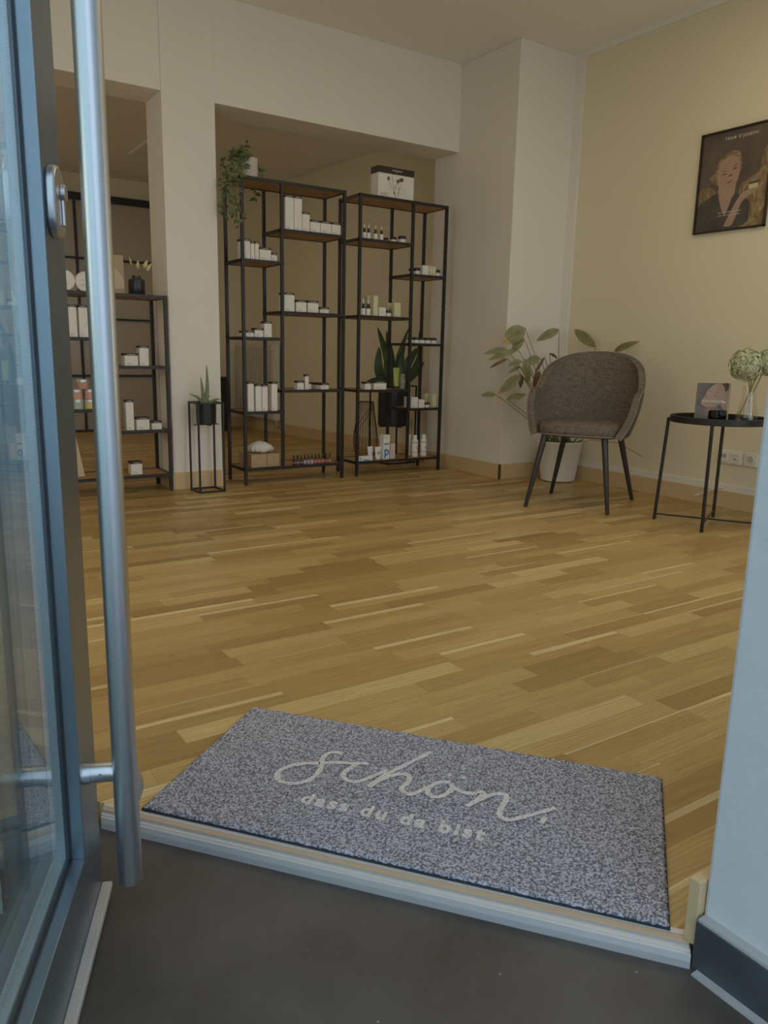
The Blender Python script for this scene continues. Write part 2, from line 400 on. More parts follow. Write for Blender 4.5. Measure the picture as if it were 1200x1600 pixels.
def text_mesh(name, body, size, mat, parent, matrix, extrude=0.0003, align='CENTER', spacing=1.0, bold=0.0, xscale=1.0):
    cu = bpy.data.curves.new(name, 'FONT'); cu.body = body; cu.size = size; cu.extrude = extrude
    cu.align_x = align; cu.space_character = spacing; cu.offset = bold
    t = bpy.data.objects.new(name + '_curve', cu); COL.objects.link(t)
    bpy.context.view_layer.update()
    me = bpy.data.meshes.new_from_object(t.evaluated_get(bpy.context.evaluated_depsgraph_get()))
    bpy.data.objects.remove(t); bpy.data.curves.remove(cu)
    me.name = name; me.materials.clear(); me.materials.append(mat)
    me.transform(matrix @ Matrix.Diagonal((xscale, 1, 1, 1)))
    o = bpy.data.objects.new(name, me); COL.objects.link(o); o.parent = parent
    return o
def facing(loc, rz=0.0, tilt=90):
    """text plane standing upright; rz turns it (0 = readable looking along +Y)"""
    return Matrix.Translation(loc) @ Matrix.Rotation(rz, 4, 'Z') @ Matrix.Rotation(math.radians(tilt), 4, 'X')

def smooth3(p, n):
    p = [Vector(q) for q in p]; out = []
    for i in range(len(p) - 1):
        a, b, c, d = [p[max(0, min(len(p) - 1, k))] for k in (i - 1, i, i + 1, i + 2)]
        for q in range(n):
            t = q / n; out.append(0.5 * ((2 * b) + (c - a) * t + (2 * a - 5 * b + 4 * c - d) * t * t + (3 * b - a - 3 * c + d) * t ** 3))
    out.append(p[-1]); return out

# ------------------------------------------------------------------ the setting
XR, YB, ZC = 4.10, 4.56, 2.78        # right wall, back wall face, ceiling
# floor of parquet (sales room and back room), stops at the diagonal door threshold
fl = MB()
fl.prism([(-1.6, 1.42), (0.262, 1.42), (0.2995, 1.3765), (0.952, 0.5835), (0.952, 0.5), (4.25, 0.5), (4.25, 8.3), (-1.6, 8.3)], -0.06, 0.0)
struct(fl.build('floor', M_FLOOR))
ext = MB(); ext.box(-1.6, 0.95, -1.3, 1.25, -0.08, -0.03)
ext.prism([(-1.6, 1.25), (0.5, 1.24), (0.30, 1.36), (0.2, 1.42), (-1.6, 1.42)], -0.08, -0.0301)
struct(ext.build('floor_exterior', M_TILE))
ground = MB().box(-14, 14, -14, 14, -0.14, -0.081); struct(ground.build('floor_street', plain('street_paving', (0.40, 0.41, 0.42), 0.9, var=.15, scale=6)))
struct(MB().box(-1.75, 4.3, 0.25, 4.9, ZC, ZC + 0.12).build('ceiling', M_CEIL))
cb = MB().box(-1.75, 4.3, 4.84, 8.45, 2.45, 2.55)
struct(cb.build('ceiling_back', M_CEIL))
struct(MB().box(2.02, 2.50, 6.38, 7.05, 2.425, 2.45).build('trim_1', M_TRIMW, bevel=0.004))
# back wall: lintels, column, left piece
w = MB()
w.box(1.81, 3.60, YB + 0.003, YB + 0.28, 2.22, ZC)
w.box(0.25, 1.50, YB + 0.006, YB + 0.28, 2.23, ZC)
w.box(-1.6, 0.25, YB + 0.006, YB + 0.28, 0, ZC)
w.box(1.50, 1.81, YB, YB + 0.28, 0, ZC)
struct(w.build('wall_back', M_WALL, bevel=0.0015))
# projecting pier in the right-hand corner
struct(MB().box(3.60, 4.10, 3.98, 4.84, 0, ZC).build('wall_pier', M_WALL, bevel=0.004))
struct(MB().box(4.10, 4.25, 0.30, 4.84, 0, ZC).build('wall_right', M_BEIGE))
struct(MB().box(4.084, 4.10, 0.56, 3.98, 2.745, ZC).build('trim_2', M_TRIMW))
struct(MB().box(4.088, 4.10, 3.90, 3.98, 0.13, 2.745).build('trim_3', M_TRIMW))
struct(MB().box(4.090, 4.10, 0.56, 3.90, 0.100, 0.135).build('trim_4', M_TRIMW))
# back room
bw = MB().prism([(3.715, 4.84), (3.487, 8.18), (3.487, 8.3), (4.2, 8.3), (4.2, 4.84)], 0, 2.5)
struct(bw.build('wall_back_room_right', M_BEIGE))
struct(MB().box(-1.6, 3.49, 8.18, 8.3, 0, 2.5).build('wall_back_room_far', M_BEIGE))
struct(MB().box(-1.75, -1.6, 1.2, 8.3, 0, ZC).build('wall_left', M_WALL))
# street-side walls with their shop windows
w = MB()
w.box(0.944, 1.5, 0.30, 0.558, -0.03, 2.9); w.box(3.8, 4.25, 0.30, 0.558, -0.03, 2.9)
w.box(1.5, 3.8, 0.30, 0.558, -0.03, 0.4); w.box(1.5, 3.8, 0.30, 0.558, 2.5, 2.9)
w.box(0.944, 1.3, -2.2, 0.30, -0.03, 2.9)
struct(w.build('wall_right_reveal', M_EXTW, bevel=0.006))
w = MB()
w.box(-1.6, -1.3, 1.2, 1.42, -0.03, 2.9); w.box(-0.1, 0.10, 1.2, 1.42, -0.03, 2.9)
w.box(-1.3, -0.1, 1.2, 1.42, -0.03, 0.4); w.box(-1.3, -0.1, 1.2, 1.42, 2.5, 2.9)
struct(w.build('wall_left_front', M_EXTW))
for i, (x0, x1, y) in enumerate(((1.5, 3.8, 0.42), (-1.3, -0.1, 1.3))):
    win = MB()
    for a, b, c, d in ((x0, x0 + .06, .4, 2.5), (x1 - .06, x1, .4, 2.5), (x0, x1, .4, .46), (x0, x1, 2.44, 2.5), ((x0 + x1) / 2 - .03, (x0 + x1) / 2 + .03, .4, 2.5)):
        win.box(a, b, y - .03, y + .03, c, d)
    wo = struct(win.build('window_%d' % (i + 1), M_ALU))
    g = MB().box(x0 + .05, x1 - .05, y - .004, y + .004, .45, 2.45).build('pane', M_GLASS, wo)
# lintel over the entrance
L0, L1 = Vector((0.275, 1.40, 0)), Vector((0.96, 0.57, 0))
struct(MB().prism([(0.10, 1.30), (0.16, 1.42), (0.30, 1.42), (1.02, 0.56), (0.944, 0.45), (0.90, 0.5)], 2.25, 2.9).build('wall_entrance_lintel', M_EXTW))
# baseboards
def bboard(name, boxes, h=0.104):
    m = MB()
    for x0, x1, y0, y1 in boxes: m.box(x0, x1, y0, y1, 0, h)
    struct(m.build('baseboard_' + name, M_SKIRT, bevel=0.002))
bboard('column', [(1.487, 1.823, YB - 0.014, YB), (1.487, 1.50, YB, YB + 0.27), (1.81, 1.823, YB, YB + 0.27)])
bboard('pier', [(3.586, 3.60, 3.966, 4.84), (3.586, 4.10, 3.966, 3.98)])
bboard('right', [(4.084, 4.10, 0.56, 3.966)], 0.100)
bboard('front', [(0.932, 4.08, 0.559, 0.578)])
m = MB(); m.prism([(3.715, 4.84), (3.700, 4.84), (3.472, 8.18), (3.487, 8.18)], 0, 0.104)
m.box(2.92, 3.47, 8.166, 8.18, 0, 0.104)
struct(m.build('baseboard_back_room', M_SKIRT))
m = MB().box(-1.586, 0.25, YB, YB + 0.013, 0, 0.104); struct(m.build('baseboard_back_left', M_SKIRT))
# tile base of the reveal outside
tb = MB(); tb.box(0.925, 0.944, -2.2, 0.556, -0.03, 0.047)
to = struct(tb.build('baseboard_exterior', M_TILEB, bevel=0.001))
struct(MB().box(0.927, 0.944, -2.2, 0.554, 0.0472, 0.052).build('trim_5', M_GROUT))
struct(MB().box(0.912, 0.925, -2.2, 0.546, -0.03, -0.0265).build('trim_6', M_GROUT))
# threshold: wooden / aluminium profile with stripes (runs under the closed door)
e = (L1 - L0); ang = math.atan2(-0.776, 0.637)
TI0, TI1 = Vector((0.299, 1.376, 0)), Vector((0.950, 0.584, 0))
TO0, TO1 = Vector((0.284, 1.346, 0)), Vector((0.921, 0.555, 0))
def strip(f0, f1):
    a, b = TI0.lerp(TO0, f0), TI1.lerp(TO1, f0); c, d = TI1.lerp(TO1, f1), TI0.lerp(TO0, f1)
    return [(a.x, a.y), (b.x, b.y), (c.x, c.y), (d.x, d.y)]
M_TH = [plain('threshold_oak', (0.56, 0.43, 0.30), 0.5, var=.06, scale=30), plain('threshold_pale_aluminium', (0.66, 0.64, 0.61), 0.42, 0.15, var=.06, scale=30), plain('threshold_grey', (0.45, 0.44, 0.43), 0.5, var=.05, scale=30)]
th = MB()
for f0, f1, z, mi in ((0.0, 0.26, .0012, 1), (0.26, 0.31, .0002, 2), (0.31, 0.62, .0010, 0), (0.62, 0.66, -.002, 2), (0.66, 0.86, -.004, 1), (0.86, 1.0, -.007, 1)):
    th.mi = mi; th.prism(strip(f0, f1), -0.055, z)
th.mi = 2; th.prism(strip(1.0, 1.03), -0.055, -0.018)
struct(th.build('trim_7', M_TH, bevel=0.0006))
# door frame jamb beyond the open leaf
struct(MB().box(0.155, 0.222, 1.335, 1.42, -0.03, 2.25).build('trim_8', M_ALU))

# door leaf: grey metal frame, double glazing, pull bar
P1 = Vector((0.241, 1.158, 0)); da = math.radians(-113.64)
DOOR = Matrix.Translation(P1) @ Matrix.Rotation(da, 4, 'Z')    # local x along the leaf towards the hinge, local y = outward face normal
door = bpy.data.objects.new('door_1', None); COL.objects.link(door); door.matrix_world = DOOR; struct(door)
DL, DH, ST, RB = 0.98, 2.20, 0.104, 0.113
fr = MB()
T = 0.075
fr.box(0, ST, -T, 0, -0.004, DH)
fr.box(DL - ST, DL, -T, 0, -0.004, DH)
fr.box(ST, DL - ST, -T, 0, -0.004, RB)
fr.box(ST, DL - ST, -T, 0, DH - ST, DH)
fr.build('door_frame', M_ALU, door, bevel=0.0015)
# rebate lining (glazing bead) and gasket
gk = MB()
for y0, y1 in ((-0.0215, -0.0175),):
    gk.box(ST, ST + .004, y0, y1, RB, DH - ST); gk.box(DL - ST - .004, DL - ST, y0, y1, RB, DH - ST)
    gk.box(ST, DL - ST, y0, y1, RB, RB + .004); gk.box(ST, DL - ST, y0, y1, DH - ST - .004, DH - ST)
gk.build('gasket', M_GASKET, door)
MB().box(ST + .001, DL - ST - .001, -0.023, -0.019, RB + .001, DH - ST - .001).build('outer_pane', M_GLASS, door)
MB().box(ST + .001, DL - ST - .001, -0.045, -0.041, RB + .001, DH - ST - .001).build('inner_pane', M_GLASS, door)
sp = MB()
sp.box(ST + .006, ST + .012, -0.0408, -0.0232, RB + .006, DH - ST - .006)
sp.box(DL - ST - .012, DL - ST - .006, -0.0408, -0.0232, RB + .006, DH - ST - .006)
sp.box(ST + .006, DL - ST - .006, -0.0408, -0.0232, RB + .006, RB + .012)
sp.mi = 1
z = RB + .02
while z < 1.45:           # perforation dots of the spacer
    for yy in (-0.0385, -0.0255): sp.box(ST + .012, ST + .0124, yy - .0006, yy + .0006, z, z + .0014)
    z += 0.0045
x = ST + .02
while x < DL - ST - .02:
    for yy in (-0.0385, -0.0255): sp.box(x, x + .0014, yy - .0006, yy + .0006, RB + .012, RB + .0124)
    x += 0.0045
sp.build('glazing_spacer', [M_SPACER, plain('spacer_dots', (0.85, 0.86, 0.84), 0.5)], door)
# bottom seal
sl = MB(); sl.box(0.002, DL, 0.0, 0.016, -0.012, -0.001); sl.box(0.002, DL, 0.004, 0.012, -0.028, -0.012)
sl.build('drip_seal', M_SEAL, door, bevel=0.002)
# pull bar
hb = MB(); hb.tube([(0.09, 0.0592, 0.062), (0.09, 0.0592, 1.75)], 0.0173, 32)
bar = hb.build('handle', M_STEEL, door, smooth=True)
for zz in (0.237, 1.55):
    st_ = MB()
    path = smooth3([(0.084, 0.0, zz), (0.083, 0.025, zz), (0.080, 0.046, zz - .003), (0.076, 0.062, zz - .012), (0.076, 0.068, zz - .030), (0.088, 0.062, zz - .046)], 5)
    st_.tube(path, 0.0145, 20)
    st_.tube([(0.084, 0.0, zz), (0.084, 0.012, zz)], 0.0158, 20)
    st_.tube([(0.096, 0.026, zz + .002), (0.0985, 0.026, zz + .002)], 0.003, 8)
    st_.build('bracket', M_STEEL, bar, smooth=True)
es = MB()
pr = []
for k in range(24):
    a = 2 * math.pi * k / 24
    pr.append((0.064 + 0.030 * math.cos(a), 0.014 * (1 if math.sin(a) >= 0 else -1) * (abs(math.sin(a)) > 0.01) + 0.030 * math.sin(a)))
Tm = Matrix.Translation((0, 0, 1.018)) @ Matrix.Rotation(math.radians(90), 4, 'X') @ Matrix.Diagonal((1, 1, -1, 1))
es.prism(pr, 0.0, 0.012, Tm)
eo = es.build('lock_plate', M_STEEL, door, bevel=0.003, smooth=True)
ky = MB(); ky.tube([(0.058, 0.012, 1.030), (0.058, 0.018, 1.030)], 0.010, 20); ky.box(0.054, 0.062, 0.012, 0.0155, 0.990, 1.028)
ky.build('lock_cylinder', M_STEEL, eo, bevel=0.001)

# black-framed panel wall far back in the rear room
pw = thing('grid_partition', 'black steel framed grid partition on the far wall of the back room', 'partition', (1.9, 8.14, 0))
f = MB()
for x in (-2.2, -1.50, -0.80, -0.10, 0.715): f.box(x - .011, x + .011, -.02, .03, 0, 2.22)
for z in (0.012, .556, 1.111, 1.676): f.box(-2.2, 0.95, -.016, .03, z - .010, z + .010)
f.box(.936, .964, -.02, .03, 0, 2.22)
f.build('steel_grid', M_BLACK, pw)
MB().box(-2.2, .95, -.03, .03, 2.205, 2.27).build('top_rail', M_BLACK, pw)
MB().box(-2.19, .94, 0.005, 0.015, 0.02, 2.205).build('panel', M_PANEL, pw)

# radiator on the rear room's right wall
rx = lambda y: 3.715 - 0.0683 * (y - 4.84)
RT = Matrix.Translation((rx(7.72) - 0.05, 7.72, 0)) @ Matrix.Rotation(math.atan2(0.0683, 1), 4, 'Z')
rad = thing('radiator', 'white panel radiator with vertical ribs on the back room wall', 'radiator', (rx(7.72) - 0.055, 7.72, 0), math.atan(0.0683))
r = MB(); r.box(-.02, .03, -.40, .40, .14, .90)
for k in range(23):
    y = -.37 + k * .033; r.box(-.032, -.02, y, y + .018, .17, .87)
r.build('ribbed_panel', M_RAD, rad, bevel=0.001)
MB().box(-.026, .032, -.445, -.40, .135, .905).build('side_cover', M_WHITE, rad)
v = MB(); v.tube([(0, -.43, .135), (0, -.43, .075), (.05, -.43, .075)], .008, 8); v.ball((0, -.43, .075), .016)
v.build('valve', M_STEEL, rad)
v = MB(); v.tube([(-.03, -.44, .86), (-.065, -.44, .86)], [.018, .014], 12)
v.build('thermostat_knob', M_WHITE, rad)
db = MB(); db.prism([(-.17, -.09), (.06, -.09), (.06, .09), (-.17, .09)], 0, .56)
tag(db.build('waste_bin', M_DARKPOT, loc=(3.11, 7.82, 0), bevel=.012), 'tall dark waste bin standing at the far end of the back room beside the radiator', 'bin')
db = MB()

# sockets on the right wall
def socket_plate(name, y0, y1, z0, z1, label, n):
    t = thing(name, label, 'socket', (XR, (y0 + y1) / 2, (z0 + z1) / 2), 0, 'white wall sockets behind the tray table')
    w2, h2 = (y1 - y0) / 2, (z1 - z0) / 2
    MB().box(-.010, 0, -w2, w2, -h2, h2).build('cover_plate', M_SOCK, t, bevel=.004)
    return t
s1 = socket_plate('socket_plate', 2.507, 2.662, .256, .334, 'white double socket plate with antenna and data ports, behind the tray table', 2)
for yc in (.038, -.038):
    MB().box(-.013, -.009, yc - .028, yc + .028, -.028, .028).build('insert', M_SOCK, s1, bevel=.002)
for k in range(4): MB().box(-.0145, -.0125, .022 + k * .010, .027 + k * .010, -.004, .016).build('slot', M_SOCKD, s1)
MB().box(-.0145, -.0125, -.042, -.030, -.010, -.002).build('port', M_SOCKD, s1)
MB().box(-.0137, -.0125, -.058, -.018, .012, .014).build('groove', M_SOCKD, s1)
MB().box(-.0137, -.0125, -.058, -.018, -.014, -.0125).build('groove', M_SOCKD, s1)
s2 = socket_plate('socket_plate', 2.418, 2.498, .256, .334, 'single white round power socket, right of the double plate, beside the blue wall edge', 1)
RY = Matrix.Rotation(math.radians(-90), 4, 'Y')
MB().lathe([(.0, .0105), (.020, .0105), (.021, .0135), (.024, .0135), (.026, .0105)], seg=28, mat=RY).build('rim', M_SOCK, s2)
MB().lathe([(.0, .0115), (.0195, .0115)], seg=28, mat=RY).build('recess', plain('recess_grey', (.55, .52, .47), .5), s2)
for yc in (-.0095, .0095): MB().lathe([(0, .0125), (.0028, .0125)], seg=10, mat=Matrix.Translation((0, yc, 0)) @ RY).build('pin_hole', M_SOCKD, s2)
d = thing('socket_plate', 'pale socket plate low on the back room wall behind the right tall rack', 'socket', (rx(5.2) - .001, 5.2, .28), math.atan(.0683), None)
MB().box(-.010, 0, -.04, .04, -.04, .04).build('cover_plate', M_RAD, d, bevel=.004)
MB().lathe([(.0, .0115), (.022, .0115)], seg=20, mat=RY).build('recess', M_SOCKD, d)
# white cable emerging from the skirting
c = MB(); c.tube([(4.088, 2.60, .117), (4.075, 2.62, .116), (4.066, 2.68, .085), (4.064, 2.735, .057)], .004, 8); c.tube([(4.064, 2.735, .057), (4.063, 2.76, .046)], .0075, 8)
tag(c.build('antenna_cable', M_SOCK, smooth=True), 'short white cable with plug sticking out above the skirting behind the tray table', 'cable')

# ------------------------------------------------------------------ doormat
MA = math.radians(-51.3)
mat_o = thing('doormat', 'grey speckled doormat with pale handwritten lettering lying just inside the threshold', 'doormat', (.811, 1.094, 0), MA)
MB().box(-.461, .461, -.221, .221, 0.0, .004).build('rubber_backing', M_RUBBER, mat_o, loc=(0, 0, .0015))
pile = MB(); nx, ny = 260, 126
grid = [[None] * (ny + 1) for _ in range(nx + 1)]
for i in range(nx + 1):
    for j in range(ny + 1):
        ed = min(i, nx - i, j, ny - j)
        jz = random.uniform(-.0011, .0011); jx = random.uniform(-.0012, .0012) * (1.4 if ed == 0 else .6)
        grid[i][j] = pile.bm.verts.new((-.459 + .918 * i / nx + jx, -.2195 + .439 * j / ny + jx * (1 if ed else -1), (.0105 if ed > 0 else .0055) + jz))
for i in range(nx):
    for j in range(ny): pile._f([grid[i][j], grid[i + 1][j], grid[i + 1][j + 1], grid[i][j + 1]])
pile.build('pile', M_MAT, mat_o)
strokes = [[(-.179, .081), (-.196, .083), (-.21, .069), (-.21, .044), (-.201, .017), (-.199, -.011), (-.206, -.039), (-.226, -.057), (-.248, -.061), (-.267, -.05), (-.274, -.027), (-.263, -.003), (-.237, .019), (-.209, .030)], [(-.209, .030), (-.175, .045), (-.134, .054)],
 [(-.114, .061), (-.134, .056), (-.144, .032), (-.149, .007), (-.135, -.011), (-.114, -.009), (-.095, .013), (-.071, .053)],
 [(-.004, .155), (-.027, .111), (-.051, .066), (-.07, .03), (-.086, -.02)], [(-.085, -.015), (-.067, .02), (-.044, .045), (-.025, .046), (-.018, .026), (-.024, -.003), (-.008, -.017), (.007, -.008), (.022, .019)],
 [(.061, .049), (.045, .046), (.029, .027), (.027, .002), (.042, -.011), (.061, .004), (.069, .03), (.062, .047)], [(.066, .035), (.096, .024), (.118, .029)], [(.049, .078), (.057, .076)], [(.078, .077), (.086, .075)],
 [(.117, .035), (.13, .033), (.118, -.002), (.108, -.02)], [(.112, -.014), (.14, .029), (.165, .044), (.175, .032), (.17, -.006), (.172, -.029), (.189, -.037), (.212, -.02), (.267, .031)], [(.252, -.005), (.247, -.028)]]
def smooth_path(p, n=6):
    out = []
    for i in range(len(p) - 1):
        a, b, c, d = [Vector((*p[max(0, min(len(p) - 1, k))], 0)) for k in (i - 1, i, i + 1, i + 2)]
        for q in range(n):
            t = q / n
            out.append(0.5 * ((2 * b) + (c - a) * t + (2 * a - 5 * b + 4 * c - d) * t * t + (3 * b - a - 3 * c + d) * t ** 3))
    out.append(Vector((*p[-1], 0))); return out
def ribbon(mb, p, wd, z, T=None):
    pts = smooth_path(p); L = []
    for i, q in enumerate(pts):
        t = (pts[min(i + 1, len(pts) - 1)] - pts[max(i - 1, 0)]).normalized(); nrm = Vector((-t.y, t.x, 0))
        ww = wd * random.uniform(.72, 1.15) / 2
        a, b = q + nrm * ww, q - nrm * ww
        a.z = b.z = z
        if T: a, b = T @ a, T @ b
        L.append((mb.bm.verts.new(a), mb.bm.verts.new(b)))
    for (a, b), (c, d) in zip(L, L[1:]): mb._f([a, b, d, c])
script = MB()
for k, s_ in enumerate(strokes): ribbon(script, s_, .0115, .0118 + k * .00005)
script.build('script_lettering', M_MATL, mat_o)
text_mesh('slogan_lettering', 'dass du da bist', .048, M_MATL, mat_o, Matrix.Translation((-.018, -.112, .0113)), .0006, 'CENTER', 1.28, .0016, 0.92)

# ------------------------------------------------------------------ shelving racks
def rack(label, x0, x1, yf, yb, z_top, boards, mid, group='black metal shelving racks with oak boards', left_mid=None, p=.0185):
    cx, cy = (x0 + x1) / 2, (yf + yb) / 2
    t = thing('shelving_rack', label, 'shelf', (cx, cy, 0), 0, group)
    X0, X1, YF, YBk = x0 - cx, x1 - cx, yf - cy, yb - cy
    for (a, b) in ((X0, YF), (X1 - p, YF), (X0, YBk - p), (X1 - p, YBk - p)):
        po_ = MB().box(a, a + p, b, b + p, .006, z_top).build('post', M_BLACK, t, bevel=.001)
        MB().lathe([(0, 0), (.008, 0), (.008, .007), (0, .007)], (a + p / 2, b + p / 2, 0), 10).build('glide', M_RUBBER, po_)
    m0 = mid - cx - p / 2
    zb = min(b[2] for b in boards)
    for b in (YF, YBk - p):
        MB().box(m0, m0 + p, b + .0005, b + p - .0005, zb - .02, z_top - .001).build('middle_post', M_BLACK, t, bevel=.001)
    for (a, b, z) in boards:
        a -= cx; b -= cx
        rr = MB()
        rr.box(a, b, YF + .001, YF + p - .001, z - .018, z - .0005); rr.box(a, b, YBk - p + .001, YBk - .001, z - .018, z - .0005)
        rr.box(a, a + p - .001, YF + .001, YBk - .001, z - .018, z - .001); rr.box(b - p + .001, b, YF + .001, YBk - .001, z - .018, z - .001)
        rr.build('rail', M_BLACK, t)
        MB().box(a + .018, b - .018, YF + .018, YBk - .018, z - .015, z - .003).build('shelf_board', M_OAKB, t)
    return t
HW, HN, HB = (1.57, 1.083, .597), (1.376, .92, .465), .108
bL = [(1.93, 2.648, 1.842), (1.93, 2.648, HB)] + [(2.187, 2.648, z) for z in HW] + [(1.93, 2.209, z) for z in HN]
rack('tall black metal rack with trailing plant on top, nearest the white column', 1.93, 2.648, 4.487, 4.762, 1.842, bL, 2.198)
bR = [(2.748, 3.468, 1.842), (2.748, 3.468, HB - .004)] + [(2.748, 3.187, z) for z in (1.57, 1.083, .593)] + [(3.165, 3.468, z) for z in (1.374, .911, .460)]
rack('tall black metal rack with flower-printed box on top, beside the right-hand pier', 2.748, 3.468, 4.487, 4.762, 1.842, bR, 3.176)
bS = [(.78, 1.483, 1.135), (.78, 1.483, .106), (1.159, 1.483, .738), (1.159, 1.483, .368), (.78, 1.178, .891), (.78, 1.178, .496)]
rack('low black metal rack with vase on top, seen behind the steel door bar', .78, 1.483, 4.525, 4.805, 1.135, bS, 1.1685)

# ------------------------------------------------------------------ products
ORD = ['leftmost', 'second from left', 'third from left', 'fourth from left', 'fifth from left', 'sixth from left', 'seventh from left', 'eighth from left', 'ninth from left', 'tenth from left', 'rightmost']
def ordname(i, n):
    if n == 1: return 'alone'
    if i == n - 1: return 'rightmost'
    return ORD[i]
def carton(x0, x1, y, d, h, z, label, group, name='cosmetic_carton', body=None, cap=True, printing=True, cat='box', caph=.0135):
    w = x1 - x0
    x0 += .0012; x1 -= .0012
    cx, cy = (x0 + x1) / 2, y + d / 2
    o = MB().box(x0 - cx, x1 - cx, -d / 2, d / 2, 0, h - (.0 if not cap else .002)).build(name, body or M_CARTON, loc=(cx, cy, z), bevel=.0006)
    tag(o, label, cat, group)
    hw = (x1 - x0) / 2
    if cap:
        c = MB(); c.box(-hw - .0009, hw + .0009, -d / 2 - .0009, d / 2 + .0009, h - caph, h)
        co = c.build('top_band', M_CAPB, o)
        p_ = MB(); p_.box(-hw * .55, hw * .6, -d / 2 - .0014, -d / 2 - .0008, h - caph * .68, h - caph * .42); p_.build('band_lettering', M_PRINTL, co)
    if printing:
        p_ = MB()
        for k, (a, b) in enumerate(((-.75, -.1), (-.75, .2), (-.75, .05))):
            if h < .05 and k == 2: continue
            p_.box(a * hw, b * hw, -d / 2 - .0004, .0 - d / 2 + .0002, .006 + (2 - k) * .0045, .0075 + (2 - k) * .0045)
        # thin botanical line drawing
        if h > .09:
            sx = hw * .35
            for k in range(5):
                a = .9 - k * .16
                p_.box(sx + k * hw * .08 - .0004, sx + k * hw * .08 + .0004, -d / 2 - .0004, -d / 2 + .0002, h * .3 + k * .008, h * .3 + k * .008 + .009)
        p_.build('printing', M_PRINT, o)
    return o
def jar(x, y, dia, h, z, label, group, body=None, lid=None, name='cream_jar', lidf=.45, band=None):
    y2 = max(y, 4.515 + dia / 2) if z != .496 and z != 1.135 else y
    x = x * y2 / y; r = dia / 2
    o = MB().lathe([(0, 0), (r * .92, 0), (r, .003), (r, h * (1 - lidf)), (0, h * (1 - lidf))], seg=20).build(name, body or M_WHITE, loc=(x, y2, z), smooth=True)
    tag(o, label, 'jar', group)
    MB().lathe([(0, h * (1 - lidf)), (r * 1.03, h * (1 - lidf)), (r * 1.03, h - .002), (r * .98, h), (0, h)], seg=20).build('lid', lid or M_CAPB, o, smooth=True)
    if band is not None: MB().lathe([(r * 1.004, h * .06), (r * 1.004, h * (1 - lidf) * .85)], seg=20).build('paper_label', band, o, smooth=True)
    return o
def dropper(x, y, dia, h, z, label, group):
    y2 = max(y, 4.515 + dia / 2); x = x * y2 / y; r = dia / 2
    o = MB().lathe([(0, 0), (r, 0), (r, h * .44), (r * .8, h * .50), (r * .5, h * .54), (0, h * .54)], seg=16).build('dropper_bottle', M_AMBER, loc=(x, y2, z), smooth=True)
    tag(o, label, 'bottle', group)
    MB().lathe([(r * 1.01, .002), (r * 1.01, h * .43)], seg=16).build('paper_label', M_WHITE, o, smooth=True)
    MB().lathe([(0, h * .52), (r * .62, h * .52), (r * .58, h * .72), (0, h * .72)], seg=12).build('collar', M_CAPB, o, smooth=True)
    MB().lathe([(0, h * .72), (r * .36, h * .72), (r * .40, h * .85), (r * .25, h), (0, h)], seg=12).build('dropper_cap', M_STEEL, o, smooth=True)
    return o
def shape(w, h):
    if h > w * 2.6: return 'tall slim white carton'
    if h > w * 1.35: return 'tall white carton'
    if h > w * .85: return 'square white carton'
    return 'low wide white carton'
rows = [
 ("left tall rack's upper narrow board", 1.376, [(1.946,1.996,4.510,.080,.115),(1.998,2.024,4.510,.026,.103),(2.026,2.053,4.510,.027,.106),(2.056,2.133,4.510,.076,.075),(2.136,2.176,4.515,.040,.050)]),
 ("left tall rack's upper wide board", 1.57, [(2.227,2.289,4.51,.062,.201),(2.290,2.344,4.51,.054,.201),(2.345,2.399,4.51,.053,.115),(2.402,2.473,4.51,.071,.075),(2.474,2.553,4.51,.075,.075),(2.555,2.622,4.51,.074,.075)]),
 ("left tall rack's middle wide board", 1.083, [(2.218,2.291,4.51,.073,.113),(2.303,2.376,4.51,.06,.073),(2.384,2.462,4.51,.06,.073),(2.474,2.540,4.51,.06,.037)]),
 ("left tall rack's middle narrow board", .92, [(1.958,2.014,4.51,.105,.037),(2.017,2.076,4.51,.053,.054),(2.081,2.133,4.51,.051,.096)]),
 ("left tall rack's lower wide board", .597, [(2.308,2.357,4.51,.042,.056),(2.366,2.393,4.51,.026,.097),(2.482,2.542,4.51,.150,.040)]),
 ("left tall rack's lower narrow board", .465, [(1.965,2.008,4.51,.070,.183),(2.018,2.060,4.51,.042,.168),(2.062,2.102,4.51,.040,.166),(2.128,2.169,4.51,.057,.182)]),
 ("right tall rack's lower wide board", .593, [(2.824,2.870,4.51,.052,.052),(2.896,2.998,4.51,.090,.056)]),
]
for board, z, bs in rows:
    n = len(bs)
    for i, (a, b, y, d_, h) in enumerate(bs):
        carton(a, b, y, d_, h, z, '%s, %s on the %s' % (shape(b - a, h), ordname(i, n), board), 'banded cartons on the ' + board)
# second boxes hidden partly behind, same boards
carton(2.405, 2.46, 4.60, .05, .044, .597, 'low white carton set back in the middle of the left rack\'s lower wide board', "banded cartons on the left tall rack's lower wide board")
